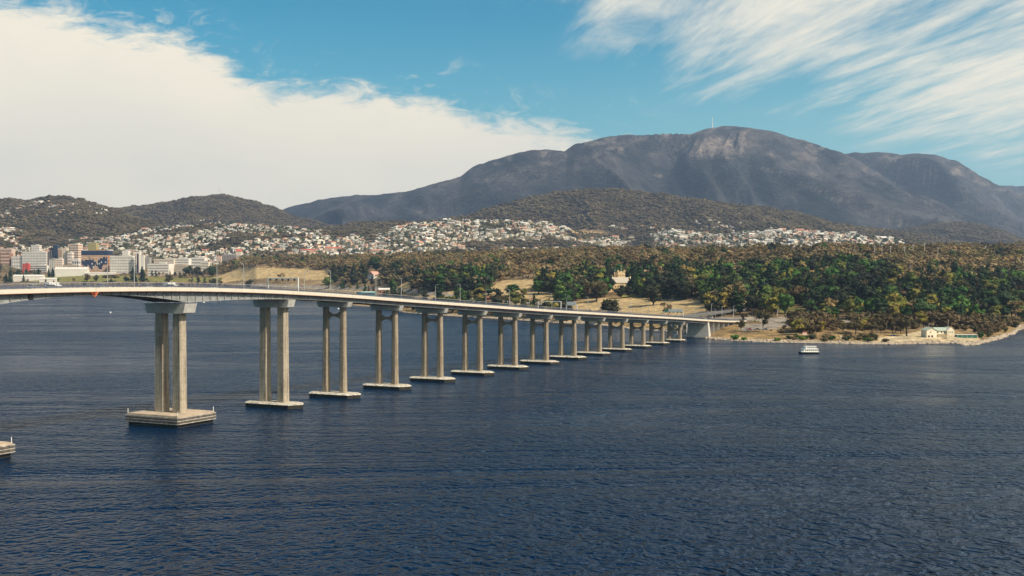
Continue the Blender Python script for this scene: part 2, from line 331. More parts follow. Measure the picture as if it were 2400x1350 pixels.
def ground_colours(X, Y, Z):
    zz, who, px_ = terrain(X, Y, True); _, py_ = project(X, Y, Z)
    jx, jy = px_ + (fbm(X / 18, Y / 18, 3, 3) - .5) * 14, py_ + (fbm(X / 18, Y / 18, 3, 4) - .5) * 5
    n = fbm(X / 70, Y / 70, 4, 21)[..., None]; n2 = fbm(X / 14, Y / 14, 4, 22)[..., None]
    def c(a, b, f): return np.array(a) * (1 - f) + np.array(b) * f
    col = c((.14, .10, .052), (.32, .23, .125), np.clip(n * 1.6 - .3, 0, 1)) * (.75 + .5 * n2)
    ck = clear_kind(jx, jy)[..., None]
    straw = c((.42, .31, .15), (.56, .42, .23), n2) * (.85 + .3 * n)
    col = np.where(ck == 'straw', straw, col)
    col = np.where(ck == 'lawn', c((.16, .17, .04), (.30, .27, .09), n2), col)
    col = np.where(ck == 'road', c((.26, .23, .19), (.34, .30, .25), n2), col)
    col = np.where(ck == 'sand', c((.50, .40, .25), (.60, .50, .33), n2), col)
    d = (Y - SHORE(px_))[..., None]
    bank = np.clip(1 - np.abs(d - 30) / 60, 0, 1) * (n2 > .42)
    col = np.where((d < 110) & (ck == ''), c((.16, .11, .055), (.40, .28, .13), np.clip(n2 * 1.7 - .3, 0, 1)), col)
    col = np.where(d < 9 + 6 * n, c((.34, .27, .19), (.55, .44, .31), n2), col)
    col = np.where(d < 1.5, c((.05, .045, .035), (.09, .08, .06), n2), col)
    w_ = who[..., None]
    col = np.where(w_ == 0, c((.10, .10, .055), (.24, .20, .13), n2), col)
    wood = c((.062, .055, .036), (.13, .105, .072), np.clip(n2 * 1.5 - .2, 0, 1))
    col = np.where((w_ == 1) | (w_ == 2), wood, col)
    col = np.where((w_ == 3) | (w_ == 4), wood * .8, col)
    mt = c((.020, .030, .034), (.082, .080, .084), np.clip(fbm(X / 260, Y / 420, 5, 61)[..., None] * 2.6 - .8, 0, 1))
    mt = mt * (.62 + .76 * fbm(X / 900, Y / 1500, 3, 65)[..., None])
    col = np.where(w_ >= 5, mt, col)
    # bare rock: columnar cliff under the summit, boulder fields
    cf = np.clip(1.2 - np.hypot((px_ - 1672) / 92, (py_ - 343 + (px_ - 1672) * .12) / 24), 0, 1) * 1.6
    st_ = fbm(X / 13, Z / 140, 3, 71)
    cf = np.clip(cf * (3.4 * st_ - .9), 0, 1)[..., None]
    col = np.where(w_ == 5, c(col, (.30, .25, .22), cf * .8), col)
    crag = (np.clip((fbm(px_ / 26, py_ / 12, 4, 73) - .56) * 7, 0, 1) * np.clip(1 - (py_ - np.interp(px_, [1100, 1340, 1700, 2000, 2300], [400, 345, 300, 360, 410])) / 75, 0, 1))[..., None]
    col = np.where(w_ >= 5, c(col, (.22, .19, .165), crag * .9), col)
    scr = np.zeros(px_.shape)
    for x_, y_, a_, b_ in ((1702, 369, 22, 3), (1734, 361, 5, 5), (1905, 410, 16, 4), (1810, 365, 12, 4), (985, 497, 16, 4), (1545, 412, 14, 3), (2070, 378, 16, 8), (1800, 398, 26, 2), (1970, 470, 30, 3), (1320, 362, 16, 4), (2120, 530, 60, 4), (1900, 440, 50, 3)):
        scr = np.maximum(scr, np.clip(1.3 - np.hypot((px_ - x_) / a_, (py_ - y_ - (px_ - x_) * .25) / b_), 0, 1))
    scr = np.clip(scr * (fbm(px_ / 4, py_ / 3, 3, 75) * 2 - .4), 0, 1)[..., None]
    col = np.where(w_ >= 5, c(col, (.30, .25, .19), scr * .75), col)
    q = (np.clip(1.25 - np.hypot((px_ - 1385) / 52, (py_ - 545 - np.maximum(px_ - 1385, 0) * .22) / 9), 0, 1) * (fbm(px_ / 4, py_ / 4, 3, 76) * 2.2 - .3))[..., None]
    col = np.where(w_ <= 1, c(col, (.55, .38, .20), np.clip(q * 1.6, 0, 1)), col)
    return np.clip(col, .01, .8)
def terrain_material(name, scales, bumpd, rough=.95):
    m = bpy.data.materials.new(name); m.use_nodes = True; n = NT(m.node_tree)
    o = n.n('ShaderNodeOutputMaterial'); b = n.n('ShaderNodeBsdfPrincipled'); n.l(b.outputs[0], o.inputs[0])
    b.inputs['Roughness'].default_value = rough; b.inputs['Specular IOR Level'].default_value = .1
    a = n.n('ShaderNodeAttribute'); a.attribute_name = 'ground_colour'
    g = n.n('ShaderNodeNewGeometry')
    f1 = n.noise(g.outputs['Position'], 1 / scales[0], 5, .65); f2 = n.noise(g.outputs['Position'], 1 / scales[1], 4, .7)
    k = n.m('MULTIPLY', n.ss(f1, .3, .72), n.ss(f2, .25, .75))
    colr = n.mix(1.0, a.outputs[0], n.ramp(k, [(0, (.45, .45, .5)), (.5, (1.15, 1.1, 1.0)), (1, (2.0, 1.8, 1.55))]), 'MULTIPLY')
    n.l(colr, b.inputs['Base Color'])
    bp = n.n('ShaderNodeBump'); bp.inputs['Distance'].default_value = bumpd; bp.inputs['Strength'].default_value = .9
    n.l(n.m('ADD', f1, f2), bp.inputs['Height']); n.l(bp.outputs[0], b.inputs['Normal'])
    return m
NA = 900
AX = np.linspace(-.60, .60, NA)
def sheet(name, y0, y1, ny, material):
    ys = np.exp(np.linspace(math.log(y0), math.log(y1), ny)); A, Yg = np.meshgrid(AX, ys)
    X = A * Yg; Z = terrain(X, Yg); col = ground_colours(X, Yg, Z)
    v = np.stack([X, Yg, Z], -1).reshape(-1, 3)
    i = np.arange(ny * NA).reshape(ny, NA); q = np.stack([i[:-1, :-1], i[:-1, 1:], i[1:, 1:], i[1:, :-1]], -1).reshape(-1, 4)
    me = bpy.data.meshes.new(name); me.vertices.add(len(v)); me.vertices.foreach_set('co', v.ravel())
    me.loops.add(q.size); me.loops.foreach_set('vertex_index', q.ravel().astype(np.int32))
    me.polygons.add(len(q)); me.polygons.foreach_set('loop_start', np.arange(0, q.size, 4, dtype=np.int32)); me.polygons.foreach_set('loop_total', np.full(len(q), 4, np.int32))
    me.polygons.foreach_set('use_smooth', np.ones(len(q), bool))
    me.update(calc_edges=True); me.validate()
    at = me.attributes.new('ground_colour', 'FLOAT_COLOR', 'POINT')
    at.data.foreach_set('color', np.concatenate([col.reshape(-1, 3), np.ones((len(v), 1))], 1).astype(np.float32).ravel())
    me.materials.append(material)
    o = bpy.data.objects.new(name, me); C.objects.link(o); o['kind'] = 'structure'; return o
sheet('ground', 860, 3700, 300, terrain_material('park_ground', (9, 2.2), 1.2))
sheet('hills', 3700, 7600, 110, terrain_material('wooded_hill', (34, 11), 12))
sheet('mountain', 7600, 14500, 170, terrain_material('mountain_bush', (85, 26), 40))

# ---------------------------------------------------------------- water
m = bpy.data.materials.new('river_water'); m.use_nodes = True; n = NT(m.node_tree)
o = n.n('ShaderNodeOutputMaterial'); b = n.n('ShaderNodeBsdfPrincipled'); n.l(b.outputs[0], o.inputs[0])
b.inputs['Base Color'].default_value = (.0005, .0120, .038, 1); b.inputs['Roughness'].default_value = .27; b.inputs['IOR'].default_value = 1.33; b.inputs['Specular IOR Level'].default_value = .20; b.inputs['Specular Tint'].default_value = (.22, .62, 1, 1)
g = n.n('ShaderNodeNewGeometry')
mp = n.n('ShaderNodeMapping'); mp.inputs['Rotation'].default_value = (0, 0, R(-14)); mp.inputs['Scale'].default_value = (1.0, 1, 1); n.l(g.outputs['Position'], mp.inputs[0])
mp2 = n.n('ShaderNodeMapping'); mp2.inputs['Rotation'].default_value = (0, 0, R(22)); mp2.inputs['Scale'].default_value = (.9, 1, 1); n.l(g.outputs['Position'], mp2.inputs[0])
w1 = n.noise(mp.outputs[0], 1 / 4.4, 2, .5, .4)
w1 = n.m('SUBTRACT', 1.0, n.m('ABSOLUTE', n.m('SUBTRACT', n.m('MULTIPLY', w1, 2.0), 1.0))); w2 = n.noise(mp2.outputs[0], 1 / 2.0, 2, .6, .3); w3 = n.noise(mp.outputs[0], 1 / 28, 3, .5, .5)
mg = n.n('ShaderNodeMapping'); mg.inputs['Scale'].default_value = (.35, 1, 1); mg.inputs['Rotation'].default_value = (0, 0, R(-9)); n.l(g.outputs['Position'], mg.inputs[0])
gust = n.noise(mg.outputs[0], 1 / 130, 5, .62, .8)
amp = n.m('ADD', .35, n.m('MULTIPLY', n.ss(gust, .36, .64), 1.0))
n.l(n.m('ADD', .16, n.m('MULTIPLY', n.ss(gust, .36, .66), .14)), b.inputs['Roughness'])
hh = n.m('MULTIPLY', n.m('ADD', n.m('ADD', n.m('MULTIPLY', w1, 3.1), n.m('MULTIPLY', w2, 1.0)), n.m('MULTIPLY', w3, 4.5)), amp)
bp = n.n('ShaderNodeBump'); bp.inputs['Distance'].default_value = 1.0; bp.inputs['Strength'].default_value = 1.0; n.l(hh, bp.inputs['Height']); n.l(bp.outputs[0], b.inputs['Normal'])
wv = MB().add([(-9000, -600, 0), (9000, -600, 0), (9000, 6000, 0), (-9000, 6000, 0)], [(0, 1, 2, 3)]).build('water', m)
wv['kind'] = 'structure'

# ---------------------------------------------------------------- the bridge (local frame: x to the right, y along the deck, z up; span 0 starts at pier C)
S = 42.67; TH = .4667; BX, BY = -79.3, 513.6
M_con = mat('weathered_concrete', (.36, .31, .25), .85, .25, .35)
M_conl = mat('pale_concrete', (.50, .48, .44), .85, .14, .5)
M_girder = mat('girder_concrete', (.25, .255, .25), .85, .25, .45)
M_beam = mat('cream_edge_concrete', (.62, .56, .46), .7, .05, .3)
M_rust = mat('rust_line', (.30, .085, .03), .8, .3, 1.2)  # orange of the lens colour fringe along the lower beam edge
M_wet = mat('wet_tidal_concrete', (.030, .028, .022), .5, .35, 1.0)
M_road = mat('asphalt', (.060, .058, .060), .9, .18, .4)
M_path = mat('footpath_concrete', (.30, .28, .26), .9, .15, .4)
M_rail = mat('grey_rail_steel', (.10, .115, .16), .6, .15, 2)
M_steel = mat('galvanised_steel', (.46, .45, .42), .5, .1, 2, .3)
M_white = mat('white_paint', (.78, .76, .70), .5, .05, 1)
M_black = mat('black_paint', (.015, .015, .018), .4, .1, 1)
M_orange = mat('orange_paint', (.62, .12, .02), .5, .1, 1)
M_glass = mat('dark_glass', (.02, .028, .035), .12, .1, 1, 0, .6)
def column_concrete(name, base):
    m = bpy.data.materials.new(name); m.use_nodes = True; n = NT(m.node_tree)
    o = n.n('ShaderNodeOutputMaterial'); b = n.n('ShaderNodeBsdfPrincipled'); n.l(b.outputs[0], o.inputs[0]); b.inputs['Roughness'].default_value = .9
    t = n.n('ShaderNodeTexCoord'); mp = n.n('ShaderNodeMapping'); mp.inputs['Scale'].default_value = (1, 1, .06); n.l(t.outputs['Object'], mp.inputs[0])
    s1 = n.noise(mp.outputs[0], 1.4, 5, .65); s2 = n.noise(t.outputs['Object'], .8, 5, .7)
    sp = n.n('ShaderNodeSeparateXYZ'); n.l(t.outputs['Object'], sp.inputs[0])
    lift = n.m('FRACT', n.m('DIVIDE', sp.outputs[2], 3.05)); joint = n.m('LESS_THAN', lift, .05)
    c = n.mix(n.ss(s1, .34, .60), tuple(x * .48 for x in base), base)
    c = n.mix(n.ss(s2, .42, .8), c, tuple(min(1, x * 1.22) for x in base))
    c = n.mix(n.m('MULTIPLY', n.ss(n.noise(mp.outputs[0], .9, 3), .56, .72), .6), c, (.13, .065, .03))
    c = n.mix(n.m('MULTIPLY', joint, .35), c, (.08, .07, .06)); n.l(c, b.inputs['Base Color'])
    bp = n.n('ShaderNodeBump'); bp.inputs['Distance'].default_value = .08; n.l(s2, bp.inputs['Height']); n.l(bp.outputs[0], b.inputs['Normal'])
    return m
M_col = column_concrete('stained_column_concrete', (.31, .25, .18)); M_colb = column_concrete('tower_column_concrete', (.38, .32, .24))
_zt = np.array([(-8, 47.0), (-6, 49.2), (-4.3, 50.5), (-3.5, 50.75), (-2.8, 50.6), (-2, 49.9), (-1.24, 48.7), (0, 46.0), (.59, 44.3), (1.49, 42.0), (3.68, 36.5), (5.04, 33.1), (8.52, 25.2), (10.8, 20.0), (12, 17.0), (13.1, 14.5), (14.2, 12.3), (15.3, 10.9), (17, 10.4)])
_ts = np.linspace(-8, 17, 501); _zs = np.interp(_ts, _zt[:, 0], _zt[:, 1]); _k = np.exp(-np.linspace(-2, 2, 41) ** 2); _k /= _k.sum()
_zs = np.convolve(np.pad(_zs, 20, mode='reflect', reflect_type='odd'), _k, 'valid')
def dz_(t): return float(np.interp(t, _ts, _zs)) - .15       # top of the edge beam
bridge = empty('road_bridge', (BX, BY, 0), -TH)
tag(bridge, 'long concrete road bridge on paired columns crossing the wide blue river', 'bridge')
def bw(e, t, z=0.0):
    "bridge frame -> world"
    y = t * S; return (BX + e * math.cos(TH) + y * math.sin(TH), BY - e * math.sin(TH) + y * math.cos(TH), z)
T_A, T_A2 = -1 - 61.5 / S + .04, -4.49
T_END = 15.3
def sweep(name, prof, t0, t1, material, step=4.0, kind=None, zoff=None, gap=0.0):
    """profile of (x, z relative to deck top) swept along the deck"""
    mb = MB(); nn = max(1, int(round((t1 - t0) * S / step))); ts = np.linspace(t0 + gap / S, t1 - gap / S, nn + 1); k = len(prof(t0)) if callable(prof) else len(prof)
    vs = []; fs = []
    for t in ts:
        for p in (prof(t) if callable(prof) else prof): vs.append((p[0], t * S, dz_(t) + p[1]))
    for i in range(nn):
        for j in range(k): fs.append((i * k + j, (i + 1) * k + j, (i + 1) * k + (j + 1) % k, i * k + (j + 1) % k))
    fs += [tuple(range(k)), tuple(range(nn * k, nn * k + k))[::-1]]
    mb.add(vs, fs); o = mb.build(name, material, bridge)
    if kind: o['kind'] = kind
    return o
T0 = -6.6
HW = 9.7
rd = lambda a, b, z0, z1: [(a, z0), (b, z0), (b, z1), (a, z1)]
sweep('road_surface', rd(-7.8, 7.8, -.50, -.32), T0, T_END, M_road)
for sgn in (-1, 1):
    sweep('footpath', rd(*sorted((sgn * 7.82, sgn * 9.35)), -.50, -.14), T0, T_END, M_path)
    for tl in (-.5, -2.9, 2.4, 5.1) if sgn > 0 else (): pass
for e in (-4.7, -1.6, 1.6, 4.7):
    ln = MB(); t = T0 + .05
    while t < T_END - .1:
        z = dz_(t) - .314; z2 = dz_(t + 3 / S) - .314
        ln.add([(e - .07, t * S, z), (e + .07, t * S, z), (e + .07, t * S + 3, z2), (e - .07, t * S + 3, z2)], [(0, 1, 2, 3)]); t += 9 / S
    tag(ln.build('lane_marking', M_white, bridge), kind='stuff')
# spans between supports
sup = [T0, T_A2, T_A] + list(range(-1, 12)) + [12.55, 12.92, 13.28, 13.64, 14.0, 14.4, 14.85, T_END]
def depth(t):
    if t < T_A2: u_ = min(1, (T_A2 - t) / 1.45); return 1.9 + 2.6 * (1 - u_) ** 1.6
    if t < T_A: u_ = (t - T_A2) / (T_A - T_A2); return 1.55 + 3.0 * abs(2 * u_ - 1) ** 2.1
    if t < -1: u_ = (t - T_A) / (-1 - T_A); return 2.5 + 2.05 * (1 - u_) ** 1.5
    if t < 11.9: return 2.25
    return 1.9 if t < 12.7 else 1.3
for a, b in zip(sup[:-1], sup[1:]):
    nb = max(1, int(round((b - a) * S / 42))) if b - a > 1.6 else 1
    for q in range(nb):
        a2, b2 = a + (b - a) * q / nb, a + (b - a) * (q + 1) / nb
        for sgn in (-1, 1):
            s_ = sgn
            prof = [(s_ * 9.35, 0.0), (s_ * 9.75, 0.0), (s_ * 9.75, -1.36), (s_ * 9.5, -1.36), (s_ * 9.35, -1.0)]
            sweep('edge_beam', prof if s_ < 0 else prof[::-1], a2, b2, M_beam, gap=.05)
    haunch = a < -1.01
    if haunch:      # deep girders of the tall spans, cast in segments with upright ribs between them
        nseg = int(round((b - a) * S / 4.1)); edges = np.linspace(a, b, nseg + 1)
        for p, q in zip(edges[:-1], edges[1:]):
            def pr(t, x0=7.55, x1=8.1):
                d_ = depth(t); return [(x0, -1.0), (x1, -1.0), (x1, -1.0 - d_ * .9), (x1 + .28, -1.0 - d_ * .93), (x1 + .28, -1.0 - d_), (x0, -1.0 - d_)][::-1]
            sweep('girder_segment', pr, p, q, M_girder, gap=.16)
        for e in edges[1:-1]:
            d_ = depth(e); z = dz_(e)
            MB().prism([(7.6, z - 1.02), (9.45, z - 1.02), (9.40, z - 1.32), (8.5, z - 1.9), (8.5, z - .98 - d_), (7.6, z - .98 - d_)], 'y', e * S - .14, e * S + .14).build('rib', M_girder, bridge)
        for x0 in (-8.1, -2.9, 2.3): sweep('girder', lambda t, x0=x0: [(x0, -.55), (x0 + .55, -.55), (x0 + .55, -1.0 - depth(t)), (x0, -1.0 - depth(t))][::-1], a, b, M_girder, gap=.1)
    else:
        for x1 in (8.05, 3.0, -2.1, -7.2):
            d_ = depth((a + b) / 2)
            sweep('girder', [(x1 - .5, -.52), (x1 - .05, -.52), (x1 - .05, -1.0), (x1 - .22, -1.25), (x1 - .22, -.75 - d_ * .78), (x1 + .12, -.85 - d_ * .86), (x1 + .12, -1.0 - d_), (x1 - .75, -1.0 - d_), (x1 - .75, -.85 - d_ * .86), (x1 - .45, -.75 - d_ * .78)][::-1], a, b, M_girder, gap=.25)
        if b < 12.6:
            for e in (a + (b - a) * .5,):
                MB().prism([(7.6, dz_(e) - 1.1), (8.13, dz_(e) - 1.1), (8.16, dz_(e) - .98 - depth(e)), (7.6, dz_(e) - .98 - depth(e))], 'y', e * S - .2, e * S + .2).build('rib', M_girder, bridge)
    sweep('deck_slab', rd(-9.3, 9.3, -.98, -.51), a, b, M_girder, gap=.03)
    for sgn in (-1, 1):
        sweep('fringe_strip', rd(*sorted((sgn * 9.42, sgn * 9.72)), -1.50, -1.37), a, b, M_rust, gap=.2)  # added thin strip that imitates the lens colour fringe below the edge beam
        mb = MB(); L = (b - a) * S; npost = max(2, int(round(L / 2.1)))
        for i in range(npost):
            t = a + (b - a) * (i + .5) / npost; mb.box((sgn * 9.55, t * S, dz_(t) + .80), (.10, .12, 1.6))
        nbar = int(L / .36)
        for i in range(nbar):
            t = a + (b - a) * (i + .5) / nbar; mb.box((sgn * 9.55, t * S, dz_(t) + .78), (.035, .06, 1.45))
        tag(mb.build('railing_bars', M_rail, bridge), kind='stuff')
        sweep('handrail', rd(sgn * 9.55 - .07, sgn * 9.55 + .07, 1.56, 1.68), a, b, M_steel if sgn > 0 else M_rail)
        # road side crash rail
        sweep('crash_rail', rd(sgn * 7.75 - .08, sgn * 7.75 + .08, .18, .62), a, b, M_rail)
        mb = MB()
        for i in range(max(2, int(L / 3))):
            t = a + (b - a) * (i + .5) / max(2, int(L / 3)); mb.box((sgn * 7.75, t * S, dz_(t) - .1), (.12, .14, .62))
        tag(mb.build('crash_rail_posts', M_rail, bridge), kind='stuff')
# piers
def octagon(cx, cy, r, ch=.42):
    a = r; c = r * ch; return [(cx - a + c, cy - a), (cx + a - c, cy - a), (cx + a, cy - a + c), (cx + a, cy + a - c), (cx + a - c, cy + a), (cx - a + c, cy + a), (cx - a, cy + a - c), (cx - a, cy - a + c)]
def shaft(cx, y, z0, z1, r0, r1, ch):
    mb = MB(); a = octagon(cx, y, r0, ch); b = octagon(cx, y, r1, ch)
    return mb.add([(p[0], p[1], z0) for p in a] + [(p[0], p[1], z1) for p in b], [tuple(range(8))[::-1], tuple(range(8, 16))] + [(i, (i + 1) % 8, 8 + (i + 1) % 8, 8 + i) for i in range(8)])
def cross_head(p, y, z, hw, h, ln):
    MB().prism([(-hw, z), (hw, z), (hw - .9, z - h * .92), (hw - 1.5, z - h), (-hw + 1.5, z - h), (-hw + .9, z - h * .92)], 'y', y - ln / 2, y + ln / 2).build('crosshead', M_conl, p)
for t in (T_A2, T_A):
    y = t * S; p = empty('pier'); p.parent = bridge
    ztop = dz_(t) - 1.0 - depth(t) - .35
    cross_head(p, y, ztop, 9.8, 3.6, 6.2)
    for x0 in (-2.6, 2.6): MB().box((x0, y - 3.1, ztop - 1.7), (.05, .05, 3.3)).build('seam', M_girder, p)
    for e in (-4.25, 4.25):
        c_ = shaft(e, y, 4.2, ztop - 3.5, 1.95, 1.72, .12).build('column', M_colb, p)
    # upright edge strips with their row of form marks
        mb = MB()
        for z in np.arange(6, ztop - 5, 1.05): mb.box((e - 2.06 + (z / ztop) * .25, y - 2.06 + (z / ztop) * .25, z), (.16, .16, .42)); mb.box((e + 2.06 - (z / ztop) * .25, y - 2.06 + (z / ztop) * .25, z), (.16, .16, .42))
        tag(mb.build('form_marks', M_girder, p), kind='stuff')
    cp = MB().box((0, y, 3.55), (24.4, 19.4, 1.5), 0, (.985, .985)).build('pile_cap', mat('tan_cap_concrete', (.42, .33, .24), .9, .22, .3), p)
    MB().box((0, y, .85), (23.4, 18.4, 4.0)).build('cap_foot', M_wet, p)
    for z, hgt in ((1.45, .3), (1.95, .36), (2.5, .36), (3.05, .36), (3.6, .36)):
        for s_ in (-1, 1):
            MB().box((0, y + s_ * 9.95, z), (25.0, .42, hgt)).build('fender_plank', mat('bleached_timber' if z not in (1.95, 3.05) else 'dark_timber', (.40, .36, .31) if z not in (1.95, 3.05) else (.14, .12, .10), .9, .35, .7), p)
            MB().box((s_ * 12.45, y, z), (.42, 19.4, hgt)).build('fender_plank', mat('bleached_timber' if z not in (1.95, 3.05) else 'dark_timber', (.40, .36, .31), .9, .35, .7), p)
    for sx in (-1, 1):
        for sy in (-1, 1): MB().tube([(sx * 11.9, y + sy * 9.3, 4.25), (sx * 11.9, y + sy * 9.3, 5.9)], .11).build('marker_post', M_white, p)
    MB().box((0, y, 4.32), (.18, 19.0, .06)).build('cap_joint', M_girder, p)
for i in range(-1, 12):
    t = float(i); y = t * S; p = empty('pier'); p.parent = bridge
    ztop = dz_(t) - 1.0 - 2.27; big = i == -1
    if big: ztop = dz_(t) - 1.0 - 2.55
    h = 3.3 if big else 2.3
    cross_head(p, y, ztop, 9.4 if big else 8.7, h, 4.6 if big else 3.4)
    r0, r1 = (1.85, 1.65) if big else (1.55, 1.2)
    for e in (-4.6, 4.6):
        shaft(e, y, 1.9, ztop - h + .1, r0, r1, .12 if big else .40).build('column', M_col if not big else M_colb, p)
    if not big:
        zb = ztop - h - 3.6 - (i % 2) * .15
        x_ = 4.6 - r1 + .12
        MB().prism([(-x_, zb + 1.75), (-x_ + 2.3, zb + .62), (x_ - 2.3, zb + .62), (x_, zb + 1.75), (x_, zb - 1.75), (x_ - 2.3, zb - .62), (-x_ + 2.3, zb - .62), (-x_, zb - 1.75)][::-1], 'y', y - .55, y + .55).build('cross_brace', M_col, p)
    hw = np.interp(i, [-1, 0, 6, 8, 11], [14.7, 14.0, 13.6, 12.4, 9.9]); hl = 5.2 if i < 8 else 4.4
    poly = [(-hw, 0), (-hw + 3.6, -hl), (hw - 3.6, -hl), (hw, 0), (hw - 3.6, hl), (-hw + 3.6, hl)]
    mb = MB(); pc_ = [(a_, b_ + y) for a_, b_ in poly]
    n6 = 6
    top = [(a_ * .88, b_ * .74 + y) for a_, b_ in poly]
    mb.add([(*q, 1.5) for q in pc_] + [(*q, 1.58) for q in pc_] + [(*q, 2.15) for q in top], [(i_, (i_ + 1) % 6, 6 + (i_ + 1) % 6, 6 + i_) for i_ in range(6)] + [(6 + i_, 6 + (i_ + 1) % 6, 12 + (i_ + 1) % 6, 12 + i_) for i_ in range(6)] + [tuple(range(12, 18))])
    mb.build('pile_cap', mat('white_speckled_cap', (.50, .45, .37), .9, .5, .9), p)
    MB().prism([(a_ * .985, b_ * .97 + y) for a_, b_ in poly], 'z', -1.2, 1.52).build('cap_foot', M_wet, p)
# heavy pier at the shore and the blade walls behind it
p = empty('pier'); p.parent = bridge; y = 12.5 * S; zt = dz_(12.5) - 3.0
mb = MB(); mb.add([(-9.6, y - 3.0, -1), (10.4, y - 3.0, -1), (10.4, y + 3.2, -1), (-9.6, y + 3.2, -1), (-8.9, y - 2.0, zt), (8.9, y - 2.0, zt), (8.9, y + 2.0, zt), (-8.9, y + 2.0, zt)], [(3, 2, 1, 0), (4, 5, 6, 7), (0, 1, 5, 4), (1, 2, 6, 5), (2, 3, 7, 6), (3, 0, 4, 7)])
mb.build('wall', M_conl, p)
MB().box((0, y, zt + .9), (18.0, 3.2, 1.76)).build('bearing_shelf', M_conl, p)
MB().box((.4, y + .1, -.35), (20.4, 6.6, 1.5)).build('wall_foot', M_wet, p)
for t in (12.92, 13.28, 13.64, 14.0, 14.4, 14.85):
    p = empty('pier'); p.parent = bridge; y = t * S; zt = dz_(t) - 2.3
    MB().box((0, y, zt / 2 - 1), (16.6, .75, zt + 1.9)).build('blade_wall', M_conl, p)
    MB().box((0, y, zt + .1), (17.6, 1.3, .7)).build('crosshead', M_conl, p)
# small things hung under the navigation span
t = -3.46; mb = MB(); z = dz_(t) - 1.45
mb.tube([(9.8, t * S - 1.5, z), (9.8, t * S, z - 1.7), (9.8, t * S + 1.5, z)], .16, 5); mb.tube([(9.8, t * S - .7, z), (9.8, t * S, z - .9), (9.8, t * S + .7, z)], .12, 5)
mb.build('clearance_mark', M_orange, bridge)
MB().box((8.3, -4.03 * S, dz_(-4.03) - 2.2), (.7, 1.6, 2.7)).build('expansion_hinge', M_black, bridge)
for t in (-2.02, -2.95): MB().tube([(8.6, t * S, dz_(t) - 1.5 - depth(t)), (8.6, t * S, dz_(t) - 2.2 - depth(t))], .12, 5).build('clearance_lamp', M_black, bridge)

# lamp posts, gantries
def lamp_proto(hgt=9.6):
    r = empty('street_lamp'); mb = MB()
    mb.tube([(0, 0, 0), (0, 0, hgt * .55), (0, 0, hgt)], [.17, .13, .09], 6).build('pole', M_steel, r)
    MB().tube([(0, 0, hgt), (.5, 0, hgt + .35), (1.5, 0, hgt + .45)], .07, 5).build('arm', M_white, r)
    MB().box((1.85, 0, hgt + .42), (.75, .28, .16)).build('lamp_head', M_steel, r)
    MB().box((0, 0, .12), (.42, .42, .24)).build('base_plate', M_steel, r)
    return r
lp = lamp_proto(); remember(lp); first = True
WHERE = ['left of the tall twin-column pier', 'above the square pier', 'over the first slender pier', 'over the second slender pier', 'over the third slender pier', 'over the fourth slender pier', 'over the middle slender piers', 'past the middle of the slender piers', 'before the wide sign gantry', 'beside the wide sign gantry', 'near the shore end of the deck']
for k in range(-3, 11):
    t = -.36 + 1.335 * k
    if t > 14.4: break
    for sgn in (1, -1):
        o = lp if first else copy_tree(lp); first = False
        tt_ = t + (0 if sgn > 0 else .12)
        o.location = bw(sgn * 8.9, tt_, dz_(tt_) - .14); o.rotation_euler = (0, 0, -TH + (math.pi if sgn > 0 else 0))
        side = 'near' if sgn > 0 else 'far'
        cnt = ['first', 'second', 'third', 'fourth', 'fifth', 'sixth', 'seventh', 'eighth', 'ninth', 'tenth', 'eleventh', 'twelfth', 'thirteenth', 'fourteenth'][k + 3]
        tag(o, f'slim pale lamp post on the {side} footpath of the bridge, {cnt} along from the left', 'lamp post', 'lamp posts along the bridge deck')
def gantry(t, label, nsig, hgt=5.6, board=None, span=15.6, sq=.8):
    r = empty('gantry', bw(0, t, dz_(t) - .3), -TH)
    for s_ in (-1, 1): MB().box((s_ * span / 2, 0, hgt / 2), (.42, .42, hgt)).build('post', M_white, r)
    MB().box((0, 0, hgt + .16), (span + .5, .5, .5)).build('beam', M_white, r)
    for i in range(nsig):
        x = -span / 2 + span * (i + .5) / nsig
        MB().box((x, -.36, hgt - .45), (sq, .2, sq)).build('signal_box', M_black, r)
    if board:
        for x0, x1, mt in board: MB().box(((x0 + x1) / 2, -.42, hgt + 1.3), (x1 - x0 - .12, .14, 2.1)).build('sign_board', mt, r)
    tag(r, label, 'gantry', None); return r
M_green = mat('sign_green', (.01, .20, .10), .5, .1, 1)
gantry(-.86, 'white lane gantry with five dark signal boxes over the deck by the square pier', 5)
gantry(5.35, 'white lane gantry with dark signal boxes over the middle of the bridge', 5)
gantry(6.15, 'small white sign frame just past the middle lane gantry', 0, 4.4, [(-3.4, 3.4, M_white)], 7.5)
g_ = gantry(10.95, 'wide gantry of green and white road signs near the shore end of the bridge', 5, 5.0, [(-7.6, -4.4, M_green), (-4.3, -3.2, M_white), (-3.1, -.9, M_white), (-.8, 1.5, M_white), (1.6, 4.2, M_white), (4.3, 7.6, M_white)], 16.4)
# small lettering bars on the green board are too small to read; arrows in white
for x in (-6.8, -5.6, -5.0): MB().box((x, -.5, 6.5), (.35, .05, .35)).build('arrow', M_white, g_)

